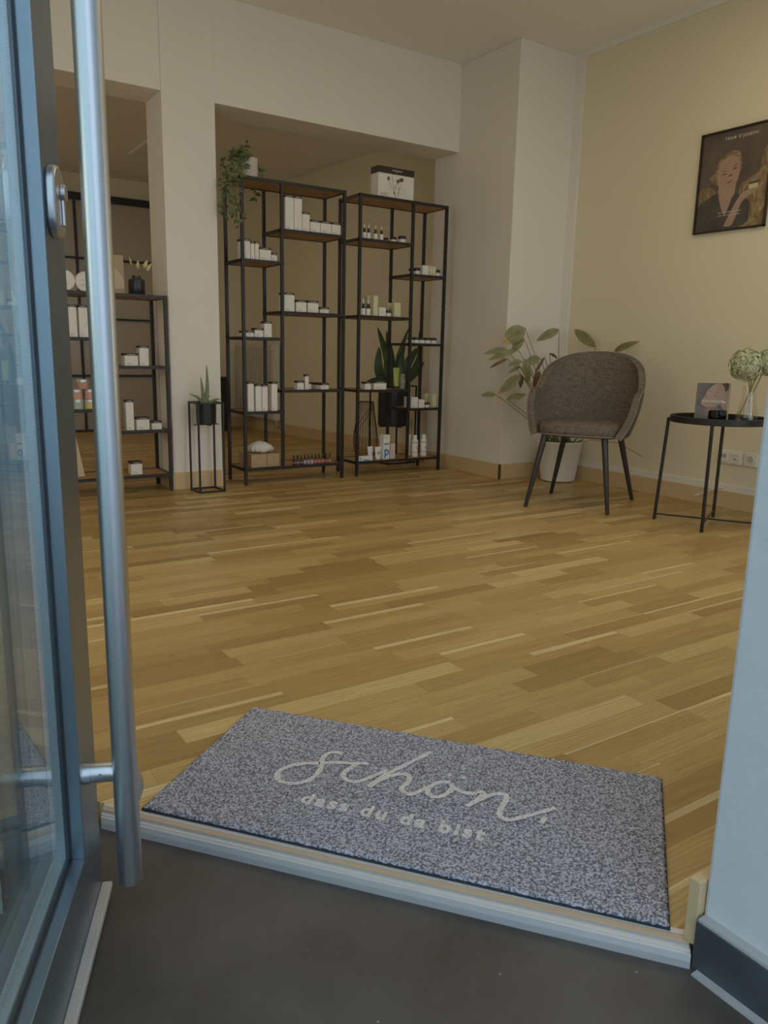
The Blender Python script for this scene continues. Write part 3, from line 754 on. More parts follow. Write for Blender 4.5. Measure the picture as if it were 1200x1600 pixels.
# right rack, unbanded cartons
carton(3.277, 3.332, 4.51, .047, .064, 1.374, 'white carton beside the yellow one on the right tall rack\'s upper narrow board', "cartons on the right tall rack's upper narrow board", cap=False, printing=False)
carton(3.335, 3.394, 4.51, .050, .063, 1.374, 'pale yellow-green carton on the right tall rack\'s upper narrow board', "cartons on the right tall rack's upper narrow board", body=M_YEL, cap=False)
g = "cartons on the right tall rack's middle wide board"
carton(2.882, 2.920, 4.515, .036, .130, 1.083, 'tallest pale green carton at front of the right tall rack\'s middle wide board', g, body=M_YEL, cap=False)
carton(2.884, 2.918, 4.60, .034, .134, 1.083, 'pale green carton standing behind the tallest one on the right rack\'s middle wide board', g, body=M_YEL, cap=False)
carton(2.924, 2.981, 4.51, .057, .057, 1.083, 'small square white carton on the right tall rack\'s middle wide board', g, cap=False, printing=False)
carton(3.047, 3.102, 4.51, .040, .094, 1.083, 'pale green carton rightmost on the right tall rack\'s middle wide board', g, body=M_YEL, cap=False)
carton(3.052, 3.082, 4.60, .030, .096, 1.083, 'pale green carton behind the rightmost one on the right rack\'s middle wide board', g, body=M_YEL, cap=False)
g = "cartons on the right tall rack's lower narrow board"
carton(3.214, 3.275, 4.515, .09, .075, .460, 'large white carton leftmost on the right tall rack\'s lower narrow board', g, cap=False)
carton(3.282, 3.334, 4.515, .055, .058, .460, 'small white carton beside the jar on the right tall rack\'s lower narrow board', g, cap=False, printing=False)
carton(3.402, 3.442, 4.515, .038, .096, .460, 'pale green carton rightmost on the right tall rack\'s lower narrow board', g, body=M_YEL, cap=False)
carton(3.405, 3.430, 4.60, .030, .096, .460, 'pale green carton behind the rightmost one on the right rack\'s lower narrow board', g, body=M_YEL, cap=False)
# low rack
g = 'banded cartons on the low rack'
for a, b, d_, h, z, lab in [(1.239,1.317,.070,.070,.738,'low wide white carton on the low rack\'s upper right board'), (1.324,1.379,.060,.114,.738,'tall white carton on the low rack\'s upper right board'),
    (1.233,1.279,.041,.175,.368,'tall slim white carton on the low rack\'s lower right board'), (1.291,1.368,.060,.074,.368,'square white carton in the middle of the low rack\'s lower right board'), (1.382,1.440,.045,.050,.368,'small low white carton at right end of the low rack\'s lower right board'),
    (1.247,1.315,.060,.076,.106,'square white carton alone on the low rack\'s bottom board'), (.949,.993,.044,.172,.891,'left one of two tall white cartons on the low rack\'s upper left board'), (1.002,1.050,.048,.172,.891,'right one of two tall white cartons on the low rack\'s upper left board')]:
    carton(a, b, 4.57, d_, h, z, lab, g)
# cardboard boxes + towel
g = 'brown cardboard boxes'
for a, b, lab in ((1.986, 2.094, 'brown cardboard box under the left of the rolled towel, on the rack\'s bottom board'), (2.096, 2.184, 'brown cardboard box right of its twin, on the left tall rack\'s bottom board')):
    cx = (a + b) / 2
    o = MB().box(a - cx + .001, b - cx - .001, -.10, .10, 0, .082).build('cardboard_box', M_KRAFT, loc=(cx, 4.615, HB), bevel=.001)
    tag(o, lab, 'box', g)
    q = MB(); q.box(-.018, .018, -.1006, -.0998, .060, .0625); q.box(-.045, -.005, -.1006, -.0998, .018, .0195); q.box(-.045, .002, -.1006, -.0998, .012, .0135); q.build('printing', plain('box_print', (.25, .16, .09), .8), o)
tw = MB()
for k in range(5):
    pts = []
    for j in range(15):
        t = j / 14; a = t * math.pi * 1.05
        pts.append((-.075 + .15 * t, (-.03 + k * .016) + .006 * math.sin(7 * t + k), .022 + .018 * math.sin(a) + .006 * math.sin(9 * t + k * 2)))
    tw.tube(pts, [.012 + .020 * math.sin(math.pi * min(1, max(0, (j + .5) / 15))) for j in range(15)], 10)
spi = [(-.035 + (.028 - .0018 * j) * math.cos(j * .55), -.052, .034 + (.026 - .0016 * j) * math.sin(j * .55)) for j in range(15)]
tw.tube(spi, .007, 8)
tag(tw.build('rolled_towel', M_TOWEL, smooth=True, angle=180, loc=(2.085, 4.60, HB + .082 - .001)), 'rolled white towel lying on the two brown cardboard boxes', 'towel')
# nail polish
pc = [(.02, .018, .02), (.30, .03, .12), (.035, .03, .05), (.33, .30, .38), (.30, .27, .36), (.50, .38, .42), (.45, .10, .10), (.48, .12, .10), (.44, .14, .09), (.42, .05, .07), (.45, .12, .12)]
pn = ['black', 'magenta', 'dark plum', 'lilac grey', 'lavender', 'pale pink', 'red', 'coral red', 'orange red', 'crimson', 'rosy red']
for i in range(11):
    m_ = plain('polish_' + pn[i].replace(' ', '_'), pc[i], .25)
    x = 2.290 + i * .0268
    o = MB().lathe([(0, 0), (.0098, 0), (.0105, .002), (.0105, .024), (.006, .029), (0, .029)], seg=14).build('nail_polish', m_, loc=(x, 4.523, HB), smooth=True)
    tag(o, 'small %s nail polish bottle with black cap, %s of the row' % (pn[i], ordname(i, 11)), 'nail polish', 'nail polish bottles in a row')
    MB().lathe([(0, .029), (.0058, .029), (.0050, .063), (0, .063)], seg=12).build('cap', M_CAPB, o, smooth=True)
    MB().lathe([(.0107, .008), (.0107, .019)], seg=14).build('paper_label', plain('polish_label', tuple(min(1, c * .6 + .25) for c in pc[i]), .6), o, smooth=True)
# droppers and jars on the right rack
g = "dropper bottles on the right tall rack's upper wide board"
for i, (x, h) in enumerate([(2.798, .093), (2.832, .094), (2.886, .092), (2.933, .092)]):
    dropper(x, 4.51, .026, h, 1.57, 'small white-labelled dropper bottle, %s on the right rack\'s upper wide board' % ordname(i, 4), g)
g = "cream jars on the right tall rack's upper wide board"
jar(3.036, 4.62, .040, .036, 1.57, 'small dark-lidded jar hidden deepest behind the others on the upper wide board', g)
jar(3.070, 4.575, .042, .040, 1.57, 'middle jar of three dark-lidded jars on the right rack\'s upper wide board', g)
jar(3.098, 4.53, .060, .046, 1.57, 'front, largest of three dark-lidded jars on the right rack\'s upper wide board', g) if False else jar(3.112, 4.53, .052, .046, 1.57, 'front, largest of three dark-lidded jars on the right rack\'s upper wide board', g)
g = "cream jars on the right tall rack's upper narrow board"
for x, dd, h, lab in [(3.200, .040, .037, 'small jar left of the post on the right rack\'s upper narrow board'), (3.247, .042, .046, 'jar beside the white carton on the right rack\'s upper narrow board'), (3.420, .042, .044, 'jar at right end of the right rack\'s upper narrow board')]:
    jar(x, 4.535, dd, h, 1.374, lab, g)
g = "dropper bottles on the right tall rack's middle wide board"
for i, (x, dd) in enumerate([(2.784, .024), (2.812, .029), (2.851, .033)]):
    dropper(x, 4.53, dd, .106, 1.083, 'white-labelled dark dropper bottle, %s on the right rack\'s middle wide board' % ordname(i, 3), g)
jar(3.013, 4.535, .046, .042, 1.083, 'dark-lidded white jar between cartons on the right rack\'s middle wide board', None)
g = "low jars on the right tall rack's middle narrow board"
for i, x in enumerate([3.214, 3.262, 3.310, 3.361, 3.412]):
    jar(x, 4.541, .0465, .041, .911, 'low dark-lidded white jar, %s in the row of five on the right rack' % (ordname(i, 5) if i else 'leftmost'), g)
jar(3.368, 4.535, .042, .036, .460, 'dark-lidded white jar beside pale green carton on the right rack\'s lower narrow board', None)
# tubes and bottles, lower boards
def tube_obj(name, x, y, w, h, z, body, cap, label, group=None, capf=.14, txt=None):
    prof = []
    m = MB(); n = 8; rings = []
    for i in range(n + 1):
        t = i / n; zz = h * capf + (h - h * capf) * t
        rx_, ry_ = w / 2 * (.78 + .22 * t), w / 2 * (.72 * (1 - t) + .04)
        rings.append([m.bm.verts.new((rx_ * math.cos(2 * math.pi * k / 16), ry_ * math.sin(2 * math.pi * k / 16), zz)) for k in range(16)])
    for a, b in zip(rings, rings[1:]):
        for k in range(16): m._f([a[k], a[(k + 1) % 16], b[(k + 1) % 16], b[k]])
    m._f(rings[0][::-1]); m._f(rings[-1])
    o = m.build(name, body, loc=(x, y, z), smooth=True)
    tag(o, label, 'tube', group)
    MB().lathe([(0, 0), (w * .33, 0), (w * .33, h * capf), (0, h * capf)], seg=16).build('cap', cap, o, smooth=True)
    return o
tube_obj('cream_tube', 3.102, 4.545, .052, .147, .593, M_OLIVE, M_CAPB, 'lime green tube with dark cap on the right tall rack\'s lower wide board')
o = MB().lathe([(0, 0), (.022, 0), (.0225, .002), (.0225, .082), (.018, .087), (.018, .106), (0, .106)], seg=20).build('spray_bottle', M_SAGE, loc=(3.152, 4.545, .593), smooth=True)
tag(o, 'sage green cylindrical bottle beside the lime tube on the right tall rack', 'bottle')
p_ = MB(); p_.box(-.008, .008, -.0232, -.0222, .045, .047); p_.box(-.006, .006, -.0232, -.0222, .054, .056); p_.box(-.003, .003, -.0232, -.0222, .090, .096); p_.build('printing', M_WHITE, o)
# bottom board of the right rack
zN = HB - .004
o = MB().box(-.056, .056, -.02, .02, 0, .031).build('medicine_carton', M_WHITE, loc=(2.842, 4.535, zN), bevel=.0006)
tag(o, 'white carton lying flat at left of the right tall rack\'s bottom board', 'box')
p_ = MB(); p_.box(-.018, .028, -.0206, -.0198, .003, .009); p_.build('blue_stripe', M_BLUE, o)
text_mesh('lettering', 'p', .026, M_NAVY, o, facing((-.040, -.0203, .010)))
t1 = tube_obj('hand_cream_tube', 2.925, 4.59, .046, .088, zN, M_WHITE, M_WHITE, 'white cream tube, left and rear of the pair on the right rack\'s bottom board', 'white cream tubes')
t2 = tube_obj('hand_cream_tube', 2.960, 4.545, .050, .088, zN, M_WHITE, M_WHITE, 'white cream tube marked p, front of the pair on the right rack\'s bottom board', 'white cream tubes')
text_mesh('lettering', 'p', .038, M_NAVY, t2, facing((-.004, -.0175, .040)))
p_ = MB(); p_.box(.008, .020, -.0175, -.0165, .052, .054); p_.build('printing', M_NAVY, t2)
p_ = MB(); p_.box(-.012, .004, -.0175, -.0165, .040, .0415); p_.box(-.012, .0, -.0175, -.0165, .046, .0475); p_.build('printing', M_NAVY, t1)
o = MB().box(-.026, .026, -.026, .026, 0, .172).build('medicine_carton', M_WHITE, loc=(3.016, 4.545, zN), bevel=.0006)
tag(o, 'tall white carton with big blue letter p on the right tall rack\'s bottom board', 'box')
text_mesh('lettering', 'p', .085, M_BLUE, o, facing((.001, -.0264, .030)), bold=.002)
p_ = MB(); p_.box(-.022, .020, -.0266, -.0258, .104, .113); p_.build('blue_stripe', M_BLUE, o)
p_ = MB(); p_.box(-.018, .008, -.0266, -.0258, .156, .158); p_.box(-.018, -.004, -.0266, -.0258, .148, .150); p_.box(-.018, .016, -.0266, -.0258, .098, .0995); p_.build('printing', M_PRINT, o)
o = MB().box(-.021, .021, -.02, .02, 0, .108).build('medicine_carton', M_PINKC, loc=(3.073, 4.545, zN), bevel=.0006)
tag(o, 'small pale pinkish carton right of the tall blue-lettered carton', 'box')
p_ = MB(); p_.box(-.012, .012, -.0206, -.0198, .028, .030); p_.build('printing', M_RED, o)
for x, y, lab in ((3.282, 4.55, 'white spray can with red stripe, left of two on the right rack\'s bottom board'), (3.368, 4.56, 'white spray can with red stripe, rightmost on the right rack\'s bottom board')):
    o = MB().lathe([(0, 0), (.023, 0), (.024, .003), (.024, .118), (.018, .126), (.016, .130), (.016, .158), (0, .158)], seg=22).build('spray_can', M_WHITE, loc=(x, y, zN), smooth=True)
    tag(o, lab, 'spray can', 'white spray cans')
    MB().lathe([(.0243, .034), (.0243, .037)], seg=22).build('red_stripe', M_RED, o, smooth=True)
    MB().lathe([(.0243, .100), (.0243, .108)], seg=22).build('grey_band', M_PRINTL, o, smooth=True)
    text_mesh('lettering', 'a', .034, M_RED, o, facing((.002, -.0246, .058)))
carton(3.262, 3.284, 4.60, .022, .157, zN, 'narrow white carton standing behind the left spray can', None, cap=False, printing=False, name='medicine_carton')

# low rack: stacked scrub jars, discs, card, vase, paper bag
g = 'stacked pastel scrub jars on the low rack'
MJ = {'mint': plain('mint_scrub', (.42, .48, .40), .5), 'yellow': plain('yellow_scrub', (.62, .52, .26), .5), 'pink': plain('pink_scrub', (.58, .33, .26), .5)}
jl = M_SPACER
for x, k, c_, lab in [(.973, 0, 'mint', 'mint scrub jar at bottom left of the pastel jar stack'), (1.040, 0, 'yellow', 'yellow scrub jar at bottom right of the pastel jar stack'), (.970, 1, 'pink', 'pink scrub jar, middle layer left, on top of the mint jar'), (1.042, 1, 'pink', 'pink scrub jar, middle layer right, on top of the yellow jar')]:
    jar(x, 4.58, .062, .055, .496 + k * .0552, lab, g, body=MJ[c_], lid=jl, name='scrub_jar', lidf=.28, band=MJ[c_])
jar(1.006, 4.58, .062, .055, .496 + 2 * .0552, 'topmost pink scrub jar crowning the pastel jar stack', g, body=MJ['pink'], lid=jl, name='scrub_jar', lidf=.28)
g = 'round white gift discs on the low rack'
for x, y, lab in ((.945, 4.60, 'round white boxed disc, left one on top of the low rack'), (1.058, 4.62, 'round white boxed disc, right one on top of the low rack')):
    T_ = Matrix.Rotation(math.radians(90), 4, 'X')
    o = MB().lathe([(0, -.012), (.052, -.012), (.054, -.010), (.054, .010), (.052, .012), (0, .012)], seg=36, mat=Matrix.Translation((0, 0, .0545)) @ T_).build('gift_disc', M_CARTON, loc=(x, y, 1.135), smooth=True)
    tag(o, lab, 'box', g)
    MB().lathe([(.044, .0122), (.045, .013), (.047, .0122)], seg=36, mat=Matrix.Translation((0, 0, .0545)) @ T_).build('rim', M_CARTON, o, smooth=True)
    MB().box(-.028, -.022 + .02, .0 - .0128, -.0119, .062, .0635).build('printing', M_PRINT, o)
    p_ = MB(); p_.box(-.025, .010, -.0131, -.0119, .040, .042); p_.box(-.025, .018, -.0131, -.0119, .034, .036); p_.build('printing', M_PRINT, o)
cd = MB().box(-.052, .044, -.002, .002, 0, .212).build('display_card', plain('card_gold', (.40, .29, .17), .45, var=.25, scale=14), loc=(1.226, 4.62, 1.135))
tag(cd, 'upright golden-brown display card behind the steel door bar, on the low rack', 'card')
p_ = MB(); 
arc = [(-.050 + .094 * k / 12, .135 - .05 * (k / 12) ** 2 * 1.2 + .02 * math.sin(k / 12 * 3)) for k in range(13)]
poly = [(-.052, .03)] + arc + [(.044, .03)]
p_.prism(poly, 0, .0005, Matrix.Translation((0, -.0022, 0)) @ Matrix.Rotation(math.radians(90), 4, 'X')); p_.build('printed_shape', plain('card_skin', (.55, .42, .28), .5), cd)
vz = thing('bud_vase', 'small black vase of dried bunny tail grass on top of the low rack', 'vase', (1.335, 4.60, 1.135))
MB().lathe([(0, 0), (.043, 0), (.046, .004), (.046, .076), (.043, .084), (.026, .090), (.026, .104), (.021, .104), (.021, .086), (0, .086)], seg=28).build('vessel', M_DARKPOT, vz, smooth=True)
for (dx, dz, lean, r_) in ((-.012, .085, -.02, .005), (.006, .062, .006, .011), (.02, .070, .040, .013), (.026, .05, .055, .011)):
    s_ = MB(); s_.tube([(dx * .3, 0, .09), (dx, 0, .13), (dx + lean * .6, 0, .10 + dz * .7)], .0012, 6)
    so = s_.build('grass_stem', M_STEM, vz)
    h_ = MB(); a = Vector((dx + lean * .6, 0, .10 + dz * .7)); b = a + Vector((lean * .55, 0, .045))
    h_.tube([a, a.lerp(b, .3), a.lerp(b, .6), b], [.002, r_, r_ * .8, .002], 10); h_.build('seed_head', M_DRY, so, smooth=True)
pbg = MB(); pbg.prism([(-.05, 0), (.045, 0), (.0, .27), (-.05, .27)], -.02, .02, Matrix.Rotation(math.radians(90), 4, 'X'))
tag(pbg.build('paper_bag', plain('cream_paper', (.62, .50, .32), .8), loc=(.955, 4.64, .106), bevel=.002), 'cream paper bag standing on the low rack\'s bottom board', 'bag')

# flower-printed gift box on the right rack
fb = MB().box(-.142, .142, -.045, .045, 0, .19).build('gift_box', M_CARTON, loc=(3.052, 4.57, 1.842), bevel=.001)
tag(fb, 'large white gift box with dark lid band and flower drawing, atop the right tall rack', 'box')
lb = MB().box(-.1432, .1432, -.0462, .0462, .152, .194).build('top_band', M_CAPB, fb)
p_ = MB(); p_.box(-.034, .044, -.0470, -.0461, .172, .178); p_.box(-.006, .010, -.0470, -.0461, .164, .166); p_.build('band_lettering', M_PRINTL, lb)
dr = MB(); TT = Matrix.Translation((0, -.0456, 0)) @ Matrix.Rotation(math.radians(90), 4, 'X')
for st_ in ([(.0, .004), (-.02, .04), (-.045, .08), (-.063, .115)], [(.0, .0), (-.022, .06), (-.034, .152)], [(-.012, .03), (-.006, .07), (.012, .105)], [(.004, .02), (.018, .06), (.014, .115)], [(.01, .03), (.036, .07), (.045, .12)], [(.006, .0), (-.01, .03), (-.016, .05)], [(.012, .01), (.024, .03), (.030, .05)]):
    ribbon(dr, st_, .0022, 0, TT)
for cx_, cz in ((-.063, .122), (.012, .112), (.032, .122), (.046, .126), (-.012, .072), (.022, .066), (-.02, .038)):
    rr_ = .012 if cz > .1 else .0045
    for k in range(7):
        a = k * .9; dr.lathe([(0, .0001 * k), (rr_ * .5, .0001 * k)], seg=8, mat=TT @ Matrix.Translation((cx_ + rr_ * .5 * math.cos(a), cz + rr_ * .6 * math.sin(a), 0)))
dr.build('flower_drawing', plain('flower_ink', (.16, .13, .10), .8), fb)
p_ = MB()
for k, L_ in enumerate((.070, .050, .058, .064)): p_.box(-.125, -.125 + L_, -.0457, -.0449, .030 - k * .007, .0325 - k * .007)
p_.build('printing', M_PRINT, fb)
MB().lathe([(.0135, .0), (.0147, .0)], seg=24, mat=TT @ Matrix.Translation((.060, .058, 0.0002))).build('round_stamp', M_PRINT, fb)

# ------------------------------------------------------------------ plants
def leaf(mb, a, b, wd, nrm=None, fold=.12, curl=.06, n=8, tip=.0):
    a, b = Vector(a), Vector(b); d = (b - a); L = d.length; d.normalize()
    if nrm is None: nrm = Vector((-.5, -.85, .15))
    side = d.cross(nrm).normalized(); up = side.cross(d).normalized()
    rows_ = []
    for i in range(n + 1):
        t = i / n
        w_ = wd / 2 * (math.sin(math.pi * min(1, t ** .8)) ** .75 if 0 < t < 1 else .02)
        c_ = a + d * L * t + up * (curl * L * math.sin(math.pi * t))
        rows_.append([mb.bm.verts.new(c_ + side * w_ + up * fold * w_), mb.bm.verts.new(c_), mb.bm.verts.new(c_ - side * w_ + up * fold * w_)])
    for i in range(n):
        if tip and i >= n * (1 - tip): mb.mi = 1
        for k in range(2): mb._f([rows_[i][k], rows_[i][k + 1], rows_[i + 1][k + 1], rows_[i + 1][k]])
    mb.mi = 0

def leaf_obj(parent, a, b, wd, mats, **kw):
    m = MB(); o0 = parent.location
    a = Vector(a) - o0; b = Vector(b) - o0
    leaf(m, a, b, wd, **kw)
    lo = m.build('leaf', mats, parent, smooth=True, angle=60)
    # midrib
    d = (b - a); L = d.length; dn = d.normalized()
    nrm = kw.get('nrm') or Vector((-.5, -.85, .15)); side = dn.cross(nrm).normalized(); up = side.cross(dn).normalized(); cu = kw.get('curl', .06)
    v_ = MB(); v_.tube([a + d * t + up * (cu * L * math.sin(math.pi * t) + .0008) for t in (0, .25, .5, .75, .95)], .0012, 5)
    v_.build('midrib', M_VEIN, lo)
    return lo
fp = thing('potted_plant', 'sparse long-stemmed houseplant in a white pot behind the grey armchair', 'plant', (3.925, 3.745, 0))
MB().lathe([(0, .006), (.108, .006), (.115, .012), (.150, .262), (.156, .268), (.156, .276), (.150, .278), (.143, .270), (.140, .235), (0, .235)], seg=40).build('pot', M_CLAY, fp, smooth=True)
MB().lathe([(0, .0), (.104, .0), (.104, .008)], seg=30).build('saucer', plain('reddish_saucer', (.22, .10, .06), .6), fp)
MB().lathe([(0, .236), (.139, .236)], seg=24).build('soil', M_SOIL, fp)
base = Vector((3.92, 3.74, .236))
LV = [((3.604,3.812,1.019),(3.484,3.893,.916),.11,1,.25),((3.597,3.816,.962),(3.537,3.857,.857),.06,1,0),((3.508,3.876,.881),(3.378,3.944,.848),.045,1,0),((3.573,3.832,.878),(3.407,3.934,.808),.042,1,0),
 ((3.52,3.868,.819),(3.422,3.935,.755),.022,2,0),((3.598,3.816,.804),(3.527,3.864,.776),.045,1,0),((3.696,3.75,.829),(3.61,3.808,.788),.060,1,0),((3.608,3.80,.821),(3.633,3.78,.664),.058,1,0),((3.601,3.83,.771),(3.534,3.875,.725),.025,1,0),
 ((3.599,3.815,.719),(3.475,3.899,.588),.066,1,.15),((3.606,3.83,.722),(3.61,3.83,.63),.034,2,0),((3.463,3.907,.587),(3.372,3.95,.579),.040,1,0),((3.527,3.864,.558),(3.64,3.798,.589),.044,1,0),
 ((3.719,3.734,.837),(3.67,3.768,.726),.020,2,0),((3.691,3.753,.746),(3.669,3.768,.629),.045,2,0),((3.745,3.717,.86),(3.791,3.686,.826),.020,2,0),((3.861,3.759,1.017),(3.741,3.84,.939),.060,1,.08),
 ((4.03,3.583,.906),(4.05,3.804,1.026),.066,1,.15),((4.02,3.419,.881),(4.05,3.25,.944),.045,1,.1)]
for i, (a, b, wd, kind, tip) in enumerate(LV):
    nrm = Vector((-.9, -.35, .2)) if i >= 17 else Vector((-.5, -.8, .25))
    leaf_obj(fp, a, b, wd, [M_LEAF, M_TIP] if kind == 1 else [M_DEAD, M_TIP], nrm=nrm, tip=tip, curl=.08 if kind == 1 else .16)
    q = base + Vector((random.uniform(-.05, .05), random.uniform(-.04, .04), 0))
    A = Vector(a); mid = q.lerp(A, .55) + Vector((0, 0, .10 if i not in (11, 12) else .02)); 
    s_ = MB(); pts = []
    for k in range(9):
        t = k / 8; pts.append(((1 - t) ** 2) * q + 2 * t * (1 - t) * mid + t * t * A)
    s_.tube([p_ - fp.location for p_ in pts], .0022, 6); s_.build('stem', M_STEM, fp)
gl = MB()
for k in range(14):
    a = random.uniform(0, 6.28); q = Vector((.08 * math.cos(a), .08 * math.sin(a), .236)); e_ = q + Vector((random.uniform(-.06, .06), random.uniform(-.06, .06), random.uniform(.05, .10)))
    leaf(gl, q, e_, .022, nrm=Vector((-.5, -.8, .3)))
gl.build('low_foliage', M_LEAFV, fp)
ru = MB(); ru.tube([(.02, -.08, .25), (.08, -.2, .30), (.10, -.42, .30), (.09, -.62, .235)], .0022, 6); ru.build('stem', M_STEM, fp)

# trailing plant on the left rack
hp = thing('trailing_plant', 'leafy trailing plant hanging from a pale pot on top of the left tall rack', 'plant', (2.03, 4.60, 1.842))
MB().lathe([(0, 0), (.052, 0), (.055, .003), (.058, .118), (.052, .118), (.050, .100), (0, .100)], seg=28).build('pot', M_CERAM, hp, smooth=True)
tr = MB()
def strand(pts, n, sz):
    pts = smooth3(pts, 8); tr.mi = 1; tr.tube(pts, .0015, 5); tr.mi = 0
    for i in range(n):
        t = (i + random.random() * .6) / n * (len(pts) - 1.01); p = pts[int(t)].lerp(pts[int(t) + 1], t % 1)
        a_ = random.uniform(0, 6.28); dv = Vector((math.cos(a_), math.sin(a_) * .7, random.uniform(-.9, .25))).normalized()
        L_ = sz * random.uniform(.7, 1.25)
        leaf(tr, p, p + dv * L_, L_ * .42, nrm=Vector((random.uniform(-.6, .2), -1, random.uniform(-.2, .6))), n=5, curl=.12)
tr_strands = [
 [(-.03, -.03, .11), (-.08, -.05, .15), (-.13, -.07, .10), (-.16, -.09, -.05), (-.17, -.09, -.20)],
 [(-.03, -.03, .11), (-.09, -.06, .12), (-.15, -.08, .02), (-.19, -.09, -.12), (-.19, -.09, -.24)],
 [(-.03, -.03, .11), (-.08, -.08, .10), (-.13, -.12, -.02), (-.15, -.12, -.16), (-.12, -.12, -.30)],
 [(-.03, -.03, .11), (-.07, -.08, .10), (-.12, -.13, .0), (-.15, -.13, -.14), (-.16, -.13, -.22)],
 [(-.02, -.02, .11), (-.05, -.10, .12), (-.10, -.14, .0), (-.13, -.14, -.10), (-.10, -.14, -.25)],
 [(-.03, .0, .11), (-.10, .02, .14), (-.18, -.03, .04), (-.205, -.08, -.10), (-.205, -.09, -.22)],
 [(-.03, .0, .11), (-.04, -.03, .16), (-.03, -.04, .20)],
 [(-.03, .0, .11), (-.07, -.03, .15), (-.06, -.04, .18)],
 [(.03, .0, .11), (.065, .02, .10), (.075, .02, .04), (.072, .02, .005)],
 [(-.04, -.04, .11), (-.10, -.08, .11), (-.14, -.09, .07), (-.17, -.10, .02), (-.17, -.10, -.02)],
 [(.02, .05, .11), (.07, .15, .10), (.12, .195, .03), (.135, .20, -.03), (.13, .20, -.08)],
 [(.02, .0, .11), (.06, .01, .13), (.078, .015, .07), (.074, .015, .01)]]
for i, s_ in enumerate(tr_strands): strand(s_, 26 if i < 6 else (8 if i in (6, 7, 8, 11) else 15), .042)
tr.build('foliage', [M_LEAFV, M_STEM], hp)

# small planter stand with aloe
ps = thing('planter_stand', 'slim square black wire planter stand in front of the white column', 'plant stand', (1.665, 4.435, 0))
f = MB(); q = .005; HWD = .076; ZT = .535
for sx in (-1, 1):
    for sy in (-1, 1): f.box(sx * HWD - q, sx * HWD + q, sy * HWD - q, sy * HWD + q, 0, ZT)
for z0 in (.0005, ZT - .0105):
    for s_ in (-1, 1):
        f.box(-HWD, HWD, s_ * HWD - q, s_ * HWD + q, z0, z0 + .010); f.box(s_ * HWD - q, s_ * HWD + q, -HWD, HWD, z0, z0 + .010)
f.build('wire_frame', M_BLACK, ps)
f = MB(); f.box(-HWD, HWD, -.004, .004, .398, .404); f.box(-.004, .004, -HWD, HWD, .398, .404); f.build('pot_support', M_BLACK, ps)
al = thing('aloe_plant', 'small spiky aloe in a black pot held by the slim planter stand', 'plant', (1.665, 4.435, .405))
MB().lathe([(0, 0), (.054, 0), (.058, .004), (.060, .128), (.055, .128), (.053, .112), (0, .112)], seg=30).build('pot', M_DARKPOT, al, smooth=True)
for a, c_, b, r_ in [((0, 0, .11), (.012, 0, .22), (.010, 0, .345), .016), ((-.012, 0, .11), (-.018, 0, .2), (-.028, 0, .275), .014), ((-.02, 0, .115), (-.05, -.01, .155), (-.105, -.02, .178), .012), ((.02, 0, .115), (.05, -.01, .14), (.085, -.02, .146), .012), ((.0, .03, .11), (.03, .05, .15), (.05, .06, .16), .010)]:
    m = MB(); pts = smooth3([a, c_, b], 6); n_ = len(pts)
    m.tube(pts, [r_ * (1 - (k / (n_ - 1)) ** 1.5) * .9 + .0012 for k in range(n_)], 8); m.build('leaf', ramp_mat('aloe_skin', [(.3, (.12, .17, .07)), (.7, (.22, .26, .12))], 20, rough=.45), al, smooth=True)

# snake plant on a stand behind the right rack
s2_ = thing('planter_stand', 'square black wire planter stand standing behind the right tall rack', 'plant stand', (3.40, 5.02, 0))
f = MB(); HWD = .128; ZT = .60
for sx in (-1, 1):
    for sy in (-1, 1): f.box(sx * HWD - q, sx * HWD + q, sy * HWD - q, sy * HWD + q, 0, ZT)
for z0 in (.0005, ZT - .0105):
    for s_ in (-1, 1):
        f.box(-HWD, HWD, s_ * HWD - q, s_ * HWD + q, z0, z0 + .010); f.box(s_ * HWD - q, s_ * HWD + q, -HWD, HWD, z0, z0 + .010)
f.build('wire_frame', M_BLACK, s2_)
f = MB(); f.box(-HWD, HWD, -.004, .004, .278, .284); f.box(-.004, .004, -HWD, HWD, .278, .284); f.build('pot_support', M_BLACK, s2_)
sn = thing('snake_plant', 'tall dark snake plant in a black pot behind the right tall rack', 'plant', (3.40, 5.02, .285))
MB().lathe([(0, 0), (.108, 0), (.114, .006), (.116, .30), (.108, .30), (.106, .27), (0, .27)], seg=36).build('pot', M_DARKPOT, sn, smooth=True)
def sx_(px): return None
